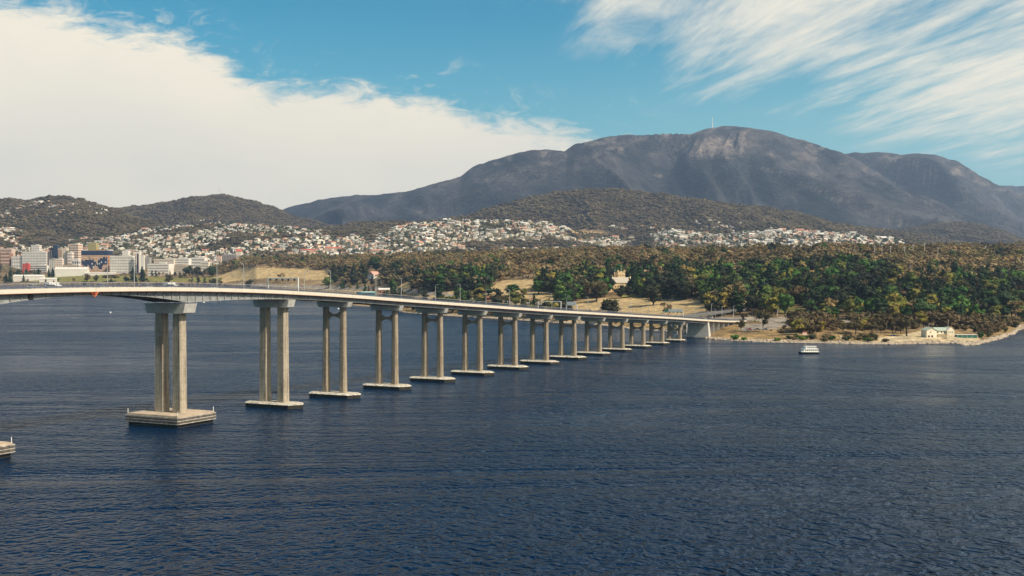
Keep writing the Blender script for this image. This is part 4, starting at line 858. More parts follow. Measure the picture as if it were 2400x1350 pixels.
# hand-placed trees: photo column, photo row of the foot, height and width in photo pixels, kind, leaves, name, label
HT = [
 (1398, 708, 66, 66, 'spread', L_scrub, 'gum_tree', 'largest dark brown spreading tree, standing just left of the sandstone castle'),
 (1372, 700, 40, 36, 'gum', L_scrub, 'gum_tree', 'brown gum half hidden behind the largest spreading tree left of the castle'),
 (1455, 700, 34, 32, 'round', L_dark, 'broadleaf_tree', 'dark rounded tree in front of the castle wall'),
 (1474, 698, 30, 24, 'round', L_dark, 'broadleaf_tree', 'smaller dark tree at the right front corner of the castle'),
 (1531, 716, 58, 52, 'round', L_dark, 'pine_tree', 'big near-black pine alone on the straw lawn right of the castle'),
 (1538, 690, 62, 24, 'cypress', L_dark, 'cypress_tree', 'tall black cypress behind the big lone pine'),
 (1415, 727, 25, 16, 'spire', L_goldtop, 'conifer_tree', 'small pointed conifer on the lawn beside the bridge railing, below the castle'),
 (1443, 730, 11, 9, 'bush', L_dark, 'bush', 'small round bush on the lawn edge right of the pointed conifer'),
 (1432, 658, 40, 36, 'round', L_pine, 'pine_tree', 'green pine behind the left end of the castle'),
 (1448, 650, 34, 34, 'round', L_green, 'broadleaf_tree', 'bright green rounded tree rising behind the castle tower'),
 (1482, 690, 72, 20, 'spire', L_pine, 'cypress_tree', 'tall dark conifer hugging the right end of the castle'),
 (1500, 697, 46, 30, 'round', L_green, 'broadleaf_tree', 'green tree between the castle and the big lone pine'),
 (1517, 668, 34, 30, 'round', L_green, 'broadleaf_tree', 'green broad tree above the lawn, left of the black cypress'),
 (1734, 736, 26, 24, 'round', L_green, 'broadleaf_tree', 'bright rounded green tree by the road where the bridge lands'),
 (1783, 718, 16, 16, 'round', L_gold, 'wattle_tree', 'small round tree in bright golden flower below the white sheds'),
 (1792, 690, 42, 18, 'bare', M_bark, 'poplar_tree', 'pale leafless poplar standing behind the white sheds'),
 (1797, 692, 36, 12, 'bare', M_bark, 'poplar_tree', 'second pale leafless poplar close beside the first'),
 (1813, 690, 38, 20, 'cypress', L_dark, 'cypress_tree', 'dark cypress right of the pale leafless poplars'),
 (1801, 700, 22, 20, 'round', L_green, 'broadleaf_tree', 'green tree between the white sheds and the orange-roofed house'),
 (1789, 778, 52, 36, 'gum', L_scrub, 'gum_tree', 'tall leaning gum beside the car park on the shore'),
 (1768, 752, 30, 22, 'gum', L_scrub, 'gum_tree', 'scraggy brown gum behind the shore car park'),
 (1736, 779, 30, 20, 'gum', L_scrub, 'gum_tree', 'dark gum in front of the end of the bridge'),
 (1744, 757, 24, 18, 'gum', L_scrub, 'gum_tree', 'brown gum above the bridge end, touching the deck line'),
 (1722, 799, 14, 26, 'bush', L_green, 'bush', 'bright green bush on the bank just right of the bridge piers'),
 (1742, 799, 9, 18, 'bush', L_green, 'bush', 'low green bush beside the bright bush on the bank'),
 (1821, 800, 10, 18, 'bush', L_green, 'bush', 'single low green bush on the bare bank left of the ferry'),
 (1612, 786, 14, 14, 'bush', L_green, 'bush', 'green bush seen under the last span of the bridge'),
 (770, 676, 30, 28, 'round', L_green, 'broadleaf_tree', 'bright green round tree by the road above the bridge'),
 (783, 662, 42, 26, 'cypress', L_dark, 'cypress_tree', 'tall dark cypress behind the bright green round tree'),
 (804, 677, 22, 14, 'spire', L_green, 'conifer_tree', 'small green conifer right of the bright green round tree'),
 (822, 677, 13, 9, 'spire', L_olive, 'conifer_tree', 'tiny yellow-green conifer on the sandy verge'),
 (838, 678, 17, 9, 'spire', L_green, 'conifer_tree', 'narrow green conifer on the sandy verge left of the two rusty ones'),
 (856, 686, 20, 11, 'spire', L_green, 'conifer_tree', 'green conifer beside two rusty ones above the railing'),
 (864, 688, 18, 9, 'spire', L_rust, 'conifer_tree', 'rusty brown conifer beside the green one, left of the pair'),
 (875, 689, 17, 9, 'spire', L_rust, 'conifer_tree', 'rusty brown conifer, right of the pair above the railing'),
 (920, 690, 40, 20, 'round', L_green, 'broadleaf_tree', 'green tree between the lamp posts and the dark pines'),
 (882, 640, 42, 40, 'round', L_pine, 'pine_tree', 'large dark pine right behind the pink-roofed house'),
 (930, 640, 34, 26, 'round', L_pine, 'pine_tree', 'dark pine on the slope right of the pink-roofed house'),
 (848, 648, 30, 20, 'cypress', L_pine, 'cypress_tree', 'dark cypress left of the pink-roofed house'),
 (829, 668, 48, 22, 'cypress', L_dark, 'cypress_tree', 'taller dark cypress in the group left of the pink-roofed house'),
 (810, 660, 40, 18, 'cypress', L_pine, 'cypress_tree', 'dark cypress between the bright round tree and the pink-roofed house'),
 (965, 680, 44, 44, 'spread', L_dark, 'pine_tree', 'wide dark spreading pine in the hollow above the bridge'),
 (980, 688, 32, 40, 'spread', L_dark, 'pine_tree', 'low dark pine at the foot of the wide spreading pine'),
 (1178, 652, 36, 26, 'round', L_pine, 'pine_tree', 'dark oval pine on the brown slope above the dry clearing'),
 (1160, 656, 22, 20, 'round', L_pine, 'pine_tree', 'smaller dark pine touching the oval pine on the brown slope'),
 (1015, 684, 18, 30, 'round', L_dark, 'broadleaf_tree', 'low dark tree on the left edge of the lower clearing'),
 (1042, 682, 20, 20, 'round', L_dark, 'broadleaf_tree', 'dark round tree in the middle of the lower clearing'),
 (1065, 680, 16, 14, 'round', L_dark, 'broadleaf_tree', 'small dark tree right of the middle of the lower clearing'),
 (1108, 684, 20, 20, 'round', L_dark, 'broadleaf_tree', 'dark tree on the right edge of the lower clearing'),
 (1052, 706, 13, 22, 'bush', L_green, 'bush', 'light green bushes at the left end of the golden-topped row'),
 (1145, 692, 22, 34, 'round', L_green, 'broadleaf_tree', 'dark green tree behind the golden-topped row, left one'),
 (1200, 694, 30, 40, 'round', L_green, 'broadleaf_tree', 'big green tree behind the golden-topped row, middle one'),
 (1228, 692, 18, 20, 'round', L_olive, 'broadleaf_tree', 'yellow-green round tree at the edge of the dry clearing'),
 (1290, 690, 44, 44, 'round', L_dark, 'broadleaf_tree', 'dark rounded tree on the left edge of the castle grounds'),
 (1262, 690, 36, 34, 'round', L_green, 'broadleaf_tree', 'green rounded tree left of the dark one beside the castle grounds'),
 (1365, 700, 20, 18, 'round', L_green, 'broadleaf_tree', 'small green tree at the foot of the largest spreading tree'),
 (1330, 694, 30, 30, 'gum', L_olive, 'gum_tree', 'olive gum left of the largest spreading tree'),
 (2005, 785, 40, 40, 'spread', L_scrub, 'gum_tree', 'brown spreading gum on the shore road, left of the pair'),
 (2072, 775, 48, 50, 'spread', L_scrub, 'gum_tree', 'large brown spreading gum left of the pair near the boathouse'),
 (2125, 788, 54, 54, 'spread', L_scrub, 'gum_tree', 'largest brown gum with a bare trunk, beside the boathouse'),
 (2222, 760, 24, 24, 'gum', L_rust, 'gum_tree', 'reddish gum directly behind the boathouse roof'),
 (2348, 748, 70, 66, 'round', L_pine, 'pine_tree', 'very large dark pine at the right above the bay'),
 (2300, 792, 16, 18, 'bush', L_green, 'bush', 'small green bush at the right end of the green boat shed'),
 (2040, 700, 44, 20, 'cypress', L_olive, 'cypress_tree', 'yellow-green column-shaped cypress in the middle of the wood'),
 (2092, 705, 36, 18, 'cypress', L_olive, 'cypress_tree', 'yellow cypress right of the yellow-green column'),
 (1902, 690, 46, 34, 'pine', L_olive, 'pine_tree', 'olive pyramid-shaped conifer above the orange-roofed house'),
 (1950, 698, 52, 24, 'cypress', L_olive, 'cypress_tree', 'tall olive column conifer right of the pyramid-shaped one'),
 (1856, 676, 50, 26, 'spire', L_pine, 'pine_tree', 'tall dark green spire rising above the white sheds'),
 (2128, 670, 34, 18, 'spire', L_pine, 'pine_tree', 'dark pointed pine on the skyline of the green wood'),
 (2205, 680, 38, 34, 'round', L_dark, 'pine_tree', 'dark rounded pine at the upper edge of the green wood'),
 (2160, 745, 34, 46, 'round', L_green, 'willow_tree', 'broad bright green willow above the boathouse road'),
 (2270, 712, 46, 20, 'spire', L_scrub, 'redwood_tree', 'brown-green narrow conifer left of the very large dark pine'),
 (2215, 720, 32, 44, 'spread', L_olive, 'broadleaf_tree', 'golden-brown spreading tree above the boathouse'),
 (2385, 712, 34, 44, 'round', L_green, 'broadleaf_tree', 'fresh green tree at the right edge of the picture'),
 (25, 664, 36, 14, 'pine', L_pine, 'pine_tree', 'tall dark pine at the left edge in front of the city'),
 (14, 664, 22, 12, 'pine', L_pine, 'pine_tree', 'shorter dark pine at the very left edge'),
 (62, 650, 20, 18, 'cypress', L_pine, 'cypress_tree', 'dark tree in front of the red block in the city'),
 (42, 650, 18, 14, 'cypress', L_pine, 'cypress_tree', 'dark tree left of the red block in the city'),
 (80, 650, 18, 9, 'cypress', L_pine, 'cypress_tree', 'narrow dark tree below the blue-ended car park building'),
 (91, 650, 20, 13, 'cypress', L_pine, 'cypress_tree', 'dark tree right of the narrow one below the car park building'),
 (114, 650, 20, 11, 'pine', L_pine, 'pine_tree', 'dark pointed tree in front of the white columned block'),
 (124, 650, 22, 14, 'pine', L_pine, 'pine_tree', 'dark pointed tree at the left end of the long white wharf shed'),
 (204, 661, 22, 16, 'round', L_scrub, 'broadleaf_tree', 'brown oval tree on the grass under the mural building, left one'),
 (226, 661, 18, 14, 'round', L_scrub, 'broadleaf_tree', 'brown oval tree on the grass under the mural building, right one'),
 (260, 661, 22, 44, 'spread', L_scrub, 'broadleaf_tree', 'wide brown tree on the grass left of the lamp posts'),
 (312, 662, 34, 20, 'pine', L_pine, 'pine_tree', 'dark pine beside the far-left lamp post'),
 (334, 662, 36, 20, 'pine', L_pine, 'pine_tree', 'dark pine right of its equally dark neighbour by the lamp post'),
 (296, 662, 16, 14, 'round', L_dark, 'broadleaf_tree', 'low dark tree left of the two dark pines'),
 (395, 664, 24, 22, 'round', L_scrub, 'broadleaf_tree', 'brown tree on the dry grass right of the two dark pines'),
 (440, 648, 28, 26, 'round', L_pine, 'pine_tree', 'dark pine at the left of the row before the yellow hill'),
 (462, 648, 26, 22, 'round', L_dark, 'pine_tree', 'near-black pine in the row before the yellow hill'),
 (497, 650, 30, 26, 'round', L_pine, 'pine_tree', 'dark green pine at the right end of the row before the yellow hill'),
 (136, 660, 9, 10, 'bush', L_green, 'bush', 'small green bush behind the railing at the far left'),
]
for i, (x, y, h_, w_) in enumerate(((2262, 776, 16, 26), (2284, 779, 18, 28), (2304, 777, 20, 28), (2324, 781, 18, 26), (2340, 779, 16, 22), (2356, 778, 13, 18), (2296, 788, 14, 20), (2316, 790, 13, 18), (2240, 772, 16, 24))):
    HT.append((x, y, h_, w_, 'bush', L_scrub, 'bush', ['brown scrub behind the green boat shed', 'brown scrub just right of the green boat shed roof', 'tallest brown scrub on the point', 'brown scrub in the middle of the point', 'brown scrub near the tip of the point', 'last low scrub at the tip of the point', 'low brown scrub on the rocks below the tallest scrub', 'low brown scrub on the rocks near the tip', 'brown scrub between the boathouse and the reddish gum'][i]))
for i, (x, y) in enumerate(((1858, 797), (1880, 799), (1905, 796), (1930, 800), (1952, 797), (1985, 800), (2010, 797), (2034, 801), (2052, 797), (2078, 802))):
    HT.append((x, y, 10 + i % 3 * 2, 18 + i % 4 * 4, 'bush', (L_scrub, L_green, L_bush)[i % 3], 'bush', f'{("dull brown", "green", "grey-green")[i % 3]} waterside bush, {("first", "second", "third", "fourth", "fifth", "sixth", "seventh", "eighth", "ninth", "last")[i]} from the left along the bank behind the ferry'))
for i, x in enumerate((1082, 1105, 1130, 1152, 1172, 1192)):
    HT.append((x, 706 + i * 1.2, 20, 30, 'spread', L_goldtop, 'pine_tree', ['first', 'second', 'third', 'fourth', 'fifth', 'sixth'][i] + ' flat-topped golden tree in the hedge-like row above the bridge'))
for i, x in enumerate((1232, 1258, 1282, 1303, 1326)):
    HT.append((x, 716 + i * .6, 20, 28, 'spread', L_goldtop if i < 3 else L_dark, 'pine_tree', ['first', 'second', 'third', 'fourth', 'last'][i] + ' dark golden-edged tree in the clump behind the middle lane gantry'))
taken = []
WID = {'gum': .82, 'pine': .62, 'spire': .36, 'cypress': .5, 'round': .86, 'spread': 1.25, 'bush': 1.9, 'bare': .34}
hx = [t[0] for t in HT]; hy = [t[1] for t in HT]
HXp, HYp, HZp, hhit = ground_at(hx, hy, 900)
for (px_, py_, hp, wp, kind, leaf, nm, lab), X, Y, Z in zip(HT, HXp, HYp, HZp):
    h = hp * Y / F; wm = wp * Y / F
    put_tree(nm, kind, leaf, hot(X, Y, Z), h, wm / (WID[kind] * h), random.uniform(0, 6.28), lab); taken.append((X, Y, wm / 2))
taken = np.array(taken)

# the rest of the park: random positions on the real slope, species by zone
def zone_species(px_, py_, X, Y, q, q2):
    """returns kind index and size; table below"""
    return None
KT = [('gum', L_gum), ('gum', L_scrub), ('round', L_gum), ('bare', None), ('pine', L_pine), ('cypress', L_pine), ('round', L_green), ('round', L_olive), ('round', L_dark), ('spread', L_scrub), ('bush', L_scrub), ('bush', L_green), ('spread', L_gum), ('bush', L_bush)]
def sample(n, y0, y1, a0=-.47, a1=.47):
    Y = np.sqrt(rng.random(n) * (y1 ** 2 - y0 ** 2) + y0 ** 2); X = (rng.random(n) * (a1 - a0) + a0) * Y; return X, Y
X, Y = sample(60000, 900, 3350)
Z = terrain(X, Y); px_, py_ = project(X, Y, Z); sh = SHORE(px_)
ok = (Y > sh + 12) & (Z > 1.2) & (px_ > -40) & (px_ < 2450)
ck = clear_kind(px_, py_)
ok &= (ck == '')
for dy_, pr_ in ((9, .9), (18, .8), (27, .5)): ok &= ~((clear_kind(px_, py_ - dy_) != '') & (px_ > 520) & (px_ < 2000) & (py_ > 640) & (py_ < 765) & (rng.random(len(X)) < pr_))
ok &= ~((px_ < 500) & (rng.random(len(X)) < np.where(px_ < 420, .96, .55)))
ok &= ~((px_ > 1630) & (py_ > 757) & (px_ < 1860) & (rng.random(len(X)) < .80))
ok &= ~((px_ > 1630) & (py_ > 740) & (py_ <= 757) & (px_ < 1990) & (rng.random(len(X)) < .75))
ok &= ~((px_ <= 1340) & (py_ > 690) & (rng.random(len(X)) < .35))
ok &= ~((px_ > 380) & (px_ < 900) & (py_ > 654) & (rng.random(len(X)) < .85))
ok &= ~((py_ > 789) & (px_ < 1850) & (rng.random(len(X)) < .35))
ok &= ~((fbm(X / 45, Y / 45, 3, 87) < .36) & (py_ < 650))
# keep sight lines to the castle, the sheds and the boathouse open
BLOCK = [(1425, 1475, 640, 712), (1735, 1830, 688, 716), (2160, 2300, 770, 806), (862, 892, 634, 664), (1903, 1922, 688, 706), (1650, 1735, 735, 800), (1876, 1896, 776, 794), (985, 1000, 640, 655)]
for a_, b_, c_, d_ in BLOCK: ok &= ~((px_ > a_) & (px_ < b_) & (py_ > c_) & (py_ < d_))
X, Y, Z, px_, py_ = (q[ok] for q in (X, Y, Z, px_, py_))
keep = np.ones(len(X), bool)
for tx, ty, tr in taken: keep &= (np.hypot(X - tx, Y - ty) > tr * .8)
# thin by a hash grid so that crowns do not sit inside each other
cell = np.where(py_ > 757, 5.0, np.where((Y < 1560) & (px_ > 1300), 13.0, 10.5))
gx, gy = np.floor(X / cell).astype(np.int64), np.floor(Y / cell).astype(np.int64)
_, fi = np.unique(gx * 100003 + gy, return_index=True); m1 = np.zeros(len(X), bool); m1[fi] = True; keep &= m1
X, Y, Z, px_, py_ = (q[keep] for q in (X, Y, Z, px_, py_))
nz = fbm(X / 90, Y / 90, 3, 91); nz2 = rng.random(len(X))
K = np.zeros(len(X), int); HH = rng.uniform(9, 21, len(X))
for i in range(len(X)):
    x, y, a, b = px_[i], py_[i], nz[i], nz2[i]
    green_top = np.interp(x, [500, 900, 1300, 1500, 1640, 1800, 1950, 2100, 2400], [652, 650, 668, 650, 652, 652, 642, 648, 664])
    if y < green_top + (a - .5) * 40 or x < 1000:
        K[i] = 0 if b < .55 else 1 if b < .62 else 2 if b < .75 else 12 if b < .88 else 3 if b < .94 else (8 if a > .55 else 2) if b < .97 else 6
        if x < 1000 and y > 645 and b > .6: K[i] = 8 if b < .85 else 4
        if x < 500: K[i] = (8, 9, 2, 4)[int(b * 4)]; HH[i] *= .7
        if K[i] in (4, 8): HH[i] *= 1.25
    elif y < 754:
        K[i] = 6 if b < .30 else 4 if b < .48 else 8 if b < .64 else 7 if b < .76 else 5 if b < .85 else 0 if b < .93 else 9
        HH[i] *= 1.55 if K[i] in (4, 5, 8) else 1.4
        if y > 728: HH[i] *= .8
    elif y < 786 and x > 1840:
        K[i] = 9 if b < .5 else 1 if b < .8 else 10 if b < .92 else 7; HH[i] *= .75
        if x > 2235: K[i] = 10 if b < .5 else 9; HH[i] *= .8 if y < 775 else .6
    else:
        K[i] = 10 if b < .65 else 11 if b < .8 else 13; HH[i] = rng.uniform(1.2, 3.6)
    if y > 786 and x > 1600: K[i] = 10 if b < .6 else 11 if b < .75 else 13; HH[i] = rng.uniform(1.2, 3.2) * (1.5 if x > 1850 else 1)
appar = HH * F / Y * np.array([WID[k[0]] for k in KT])[K] ** .5
top = np.argsort(-appar)[:max(0, 296 - len(HT))]
ind = np.zeros(len(X), bool); ind[top] = True
MARKS = [('the boathouse', 2200, 780), ('the green boat shed', 2266, 787), ('the willow', 2160, 735), ('the largest dark pine', 2348, 725), ('the golden-flowered tree', 1783, 712), ('the white sheds', 1770, 698), ('the green playing field', 1865, 727),
         ('the castle', 1450, 680), ('the lone black pine', 1531, 705), ('the shore car park', 1780, 768), ('the orange-roofed house', 1820, 692), ('the olive column conifers', 1950, 680), ('the bridge end', 1735, 760), ('the largest brown gum', 2125, 770), ('the right picture edge', 2390, 730), ('the bright bridge-end tree', 1734, 728)]
WORD = {'gum': ('gum_tree', 'brown-leaved gum'), 'pine': ('pine_tree', 'dark pine'), 'cypress': ('cypress_tree', 'dark narrow cypress'), 'round': ('broadleaf_tree', 'rounded tree'), 'spread': ('gum_tree', 'brown spreading gum'), 'bush': ('bush', 'low bush'), 'bare': ('gum_tree', 'leafless pale gum')}
TONE = {'gum_leaves': 'tan', 'scrub_leaves': 'dull brown', 'pine_needles': 'dark green', 'broad_leaves': 'fresh green', 'olive_leaves': 'yellow-green', 'dark_leaves': 'near-black', 'town_leaves': 'grey-green'}
made = []
ORDN = ['leftmost', 'second', 'third', 'fourth', 'fifth', 'sixth', 'seventh', 'eighth', 'ninth', 'tenth', 'eleventh', 'twelfth', 'thirteenth', 'fourteenth', 'fifteenth']
def ordinals(lst):
    by = {}
    for o, x in lst: by.setdefault(o['label'], []).append((x, o))
    for lab, v in by.items():
        v.sort(key=lambda q: q[0])
        for i, (x, o) in enumerate(v):
            if len(v) == 1: o['label'] = lab.replace('ORD', '')
            else: o['label'] = lab.replace('ORD', 'rightmost ' if i == len(v) - 1 else 'leftmost ' if i == 0 else ORDN[min(i, 14)] + ' from left ')
order = sorted(top, key=lambda i: (px_[i]))
for i in order:
    kind, leaf = KT[K[i]]; mk = min(MARKS, key=lambda q: math.hypot((q[1] - px_[i]), (q[2] - py_[i]) * 1.6)); ddx, ddy = px_[i] - mk[1], py_[i] - mk[2]
    rel = ('well ' if abs(ddx) > 55 else '') + ('left of ' if ddx < 0 else 'right of ') if abs(ddx) > abs(ddy) * .9 else ('high above ' if ddy < -26 else 'just above ') if ddy < 0 else 'below '
    if mk[0].startswith('the right pic'): rel = 'near '
    size = 'tall' if HH[i] > 14.5 else 'short' if HH[i] < 9 else 'middling'
    wd_ = WORD[kind][1]; tone = TONE.get(leaf.name if leaf else '', 'pale')
    wd_ = wd_.replace('brown-leaved ', '').replace('dark ', '').replace('brown ', '')
    zone = 'in the wood' if py_[i] < 754 else 'by the road' if py_[i] < 786 else 'on the bank'
    lab = f'{size} {tone} {wd_}, ORD{rel}{mk[0]}'; grp = f'trees {zone}' if kind != 'bush' else f'bushes {zone}'
    made.append((put_tree(WORD[kind][0], kind, leaf or M_bark, hot(X[i], Y[i], Z[i]), HH[i], rng.uniform(.85, 1.2), rng.uniform(0, 6.28), lab, grp), px_[i]))
ordinals(made)
rest = ~ind
PR = [lo_proto(k, l or M_bark, s) for s in range(2) for k, l in KT]
nr = int(rest.sum()); sc3 = np.stack([HH[rest] * rng.uniform(.85, 1.25, nr)] * 2 + [HH[rest]], 1)
scatter('park_woodland', np.stack([X[rest], Y[rest], Z[rest] - .2], 1), sc3, rng.uniform(0, 6.28, nr), K[rest] + len(KT) * rng.integers(0, 2, nr), PR)
print('park trees', nr, 'single', len(top) + len(HT))

# ---------------------------------------------------------------- bush on the far hills
def hill_mask(y0, y1, n, cell):
    X, Y = sample(n, y0, y1); Z, who, px_ = terrain(X, Y, True); _, py_ = project(X, Y, Z)
    g_ = np.floor(X / cell).astype(np.int64) * 100003 + np.floor(Y / cell).astype(np.int64)
    _, fi = np.unique(g_, return_index=True); k = np.zeros(n, bool); k[fi] = True
    return [q[k] for q in (X, Y, Z, who, px_, py_)]
def town_density(px_, py_, X, Y):
    """1 where houses stand, 0 in the bush"""
    d = (fbm(X / 170, Y / 170, 3, 55) > .36).astype(float)
    for x, y, a, b in ((1250, 572, 130, 8), (1500, 575, 34, 30), (1120, 575, 40, 6), (90, 560, 46, 22), (790, 545, 40, 12), (1385, 548, 56, 12), (1640, 580, 40, 8), (560, 555, 22, 6), (870, 560, 14, 6)):
        d = np.where(np.hypot((px_ - x) / a, (py_ - y) / b) < 1, 0, d)
    d = np.where((px_ > 2100) & (fbm(X / 90, Y / 90, 2, 58) < .58), 0, d)
    return d
X, Y, Z, who, px_, py_ = hill_mask(3300, 7300, 260000, 14)
town = town_density(px_, py_, X, Y)
wood = ((who >= 1) & (who <= 4)) | ((who <= 0) & (town < .5)); 
wood &= ~((np.hypot((px_ - 1385) / 50, (py_ - 545) / 8) < 1) & (who <= 1))
m1 = wood & (Y > 3300) & (fbm(X / 75, Y / 75, 3, 141) > .30)
nw = int(m1.sum()); sz = rng.uniform(10, 26, nw) * (.75 + .6 * fbm(X[m1] / 140, Y[m1] / 140, 3, 140))
clumps = [lo_proto('clump', L_wood, s) for s in range(5)]
scatter('hill_bushland', np.stack([X[m1], Y[m1], Z[m1] - 1], 1), np.stack([sz, sz, sz * rng.uniform(.45, .75, nw)], 1), rng.uniform(0, 6.28, nw), rng.integers(0, 5, nw), clumps)
print('hill clumps', nw)

# ---------------------------------------------------------------- houses
HW_COLS = [(.80, .72, .58), (.76, .66, .50), (.72, .60, .46), (.62, .42, .30), (.80, .75, .66), (.70, .56, .39), (.46, .24, .15), (.78, .69, .54)]
HR_COLS = [(.60, .54, .46), (.28, .26, .24), (.50, .25, .16), (.70, .62, .51), (.42, .38, .33), (.36, .15, .10), (.26, .30, .28), (.72, .69, .64)]
def house_mesh(i):
    mb = MB(); w_, d_, h = 1.0, .62, .30
    mb.box((0, 0, -.12 + h / 2), (w_, d_, h + .24)); mb.box((.28, -.36, -.12 + h * .45), (.38, .3, h * .9 + .24)) if i % 2 else None
    mb.cur = 1; o_ = .04
    if i % 3 == 0: mb.add([(-w_ / 2 - o_, -d_ / 2 - o_, h), (w_ / 2 + o_, -d_ / 2 - o_, h), (w_ / 2 + o_, d_ / 2 + o_, h), (-w_ / 2 - o_, d_ / 2 + o_, h), (-w_ * .22, 0, h + .2), (w_ * .22, 0, h + .2)], [(0, 1, 5, 4), (1, 2, 5), (2, 3, 4, 5), (3, 0, 4), (3, 2, 1, 0)])
    else: mb.add([(-w_ / 2 - o_, -d_ / 2 - o_, h), (w_ / 2 + o_, -d_ / 2 - o_, h), (w_ / 2 + o_, d_ / 2 + o_, h), (-w_ / 2 - o_, d_ / 2 + o_, h), (-w_ / 2 - o_, 0, h + .2), (w_ / 2 + o_, 0, h + .2)], [(0, 1, 5, 4), (1, 2, 5), (2, 3, 4, 5), (3, 0, 4), (3, 2, 1, 0)])
    mb.cur = 2
    for x in (-.32, -.08, .16): mb.box((x, -d_ / 2 - .004, h * .55), (.12, .012, h * .4))
    return mb.mesh('house', [mat(f'house_wall_{"abcdefgh"[i]}', HW_COLS[i], .8, .05, .1), mat(f'house_roof_{"abcdefgh"[i]}', HR_COLS[i], .8, .12, .2), M_glass])
HM = [house_mesh(i) for i in range(8)]
X, Y = sample(42000, 3450, 6300); Z, who, px_ = terrain(X, Y, True); _, py_ = project(X, Y, Z)
row = 17.0
g_ = np.floor(X / 17).astype(np.int64) * 100003 + np.floor(Y / 21).astype(np.int64); _, fi = np.unique(g_, return_index=True); k1 = np.zeros(len(X), bool); k1[fi] = True
town = town_density(px_, py_, X, Y) > .5
sub = k1 & town & (who <= 0) & (py_ > 512) & ~((px_ > 2290)) & ~((px_ < 470) & (py_ > 606))
lh = k1 & (who == 2) & (px_ > -20) & (px_ < 250) & (py_ > 470) & (py_ < 528) & (np.abs(py_ - (486 + 7 * np.sin(px_ / 18)) - np.where(px_ < 60, 10, 0)) < 15) & (fbm(X / 60, Y / 60, 2, 99) > .52)
fringe = k1 & (who == 1) & (py_ > 500) & (fbm(X / 120, Y / 120, 2, 101) > .66) & (Y < 4900)
sec = k1 & (who == 3) & (py_ > 516) & (fbm(X / 120, Y / 120, 2, 103) > .64)
hs = sub | lh | fringe | sec
X, Y, Z, px_, py_ = (q[hs] for q in (X, Y, Z, px_, py_))
keep = rng.random(len(X)) < .80
X, Y, Z, px_, py_ = (q[keep] for q in (X, Y, Z, px_, py_))
nh = len(X); L_ = rng.uniform(11, 17, nh) * np.where(rng.random(nh) < .06, 1.8, 1); Hs = L_ * rng.uniform(.6, 1.0, nh)
RZ = (fbm(X / 300, Y / 300, 2, 120) - .5) * 2.4 + np.where(rng.random(nh) < .25, R(90), 0) + rng.normal(0, .08, nh)
vi = rng.choice(8, nh, p=[.2, .14, .12, .08, .2, .09, .05, .12])
app = L_ * F / Y
order = np.argsort(-app + (rng.random(nh) * .0)); vis = order[:296]; isv = np.zeros(nh, bool); isv[vis] = True
HMARK = [('the dark mural building', 222, 610), ('the olive tower', 215, 576), ('the white office block', 284, 612), ('the dark left hill', 150, 530), ('the red-roofed long building', 780, 588), ('the yellow hill', 660, 600), ('the pink-roofed house', 875, 600), ('the bald orange cutting', 1385, 546), ('the castle', 1450, 590),
         ('the suburb\'s right edge', 2200, 575), ('the round wooded hill', 1420, 530), ('the left picture edge', 10, 560), ('the white wharf shed', 165, 600), ('the middle of the suburb', 1080, 550), ('the power poles', 1690, 570), ('the summit foot', 1800, 560)]
HNAM = ['pale-roofed cream house', 'dark-roofed cream house', 'terracotta-roofed sandy house', 'pale-roofed brick house', 'grey-roofed white house', 'red-roofed tan house', 'dark-roofed red brick house', 'light-gabled cream house']
hl = []
for i in vis:
    o = bpy.data.objects.new('house', HM[vi[i]]); C.objects.link(o); o.location = (X[i], Y[i], Z[i] - .3); o.rotation_euler = (0, 0, RZ[i]); o.scale = (L_[i], L_[i], Hs[i])
    mk = min(HMARK, key=lambda q: math.hypot(q[1] - px_[i], (q[2] - py_[i]) * 2)); ddx = px_[i] - mk[1]
    rel = ('left of' if ddx < 0 else 'right of')
    if abs(ddx) < 22: rel = 'near'
    sz_ = 'big' if L_[i] > 24 else 'small'
    lab = f'{sz_} {HNAM[vi[i]]}, ORD{rel} {mk[0]}'; tag(o, lab, 'house', 'houses on the suburban slopes'); hl.append((o, px_[i]))
ordinals(hl)
r_ = ~isv; nr = int(r_.sum())
hp = [bpy.data.objects.new('house', m_) for m_ in HM]
scatter('suburb_houses', np.stack([X[r_], Y[r_], Z[r_] - .3], 1), np.stack([L_[r_], L_[r_], Hs[r_]], 1), RZ[r_], vi[r_], hp)
print('houses', nh)
# garden and street trees between the houses
X, Y = sample(30000, 3400, 5200); Z, who, px_ = terrain(X, Y, True); _, py_ = project(X, Y, Z)
ok = (who <= 0) & (py_ > 510) & (rng.random(len(X)) < np.where(fbm(X / 120, Y / 120, 3, 133) > .5, .62, .22)) & ~((px_ < 470) & (py_ > 612))
X, Y, Z = X[ok], Y[ok], Z[ok]; ng_ = len(X); sz = rng.uniform(6, 13, ng_)
gp = [lo_proto('round', L_bush, 7), lo_proto('gum', L_wood, 8), lo_proto('round', L_green, 9), lo_proto('cypress', L_dark, 9), lo_proto('bush', L_bush, 9)]
scatter('garden_trees', np.stack([X, Y, Z - .3], 1), np.stack([sz, sz, sz * rng.uniform(.7, 1.1, ng_)], 1), rng.uniform(0, 6.28, ng_), rng.choice(5, ng_, p=[.4, .2, .12, .08, .2]), gp)

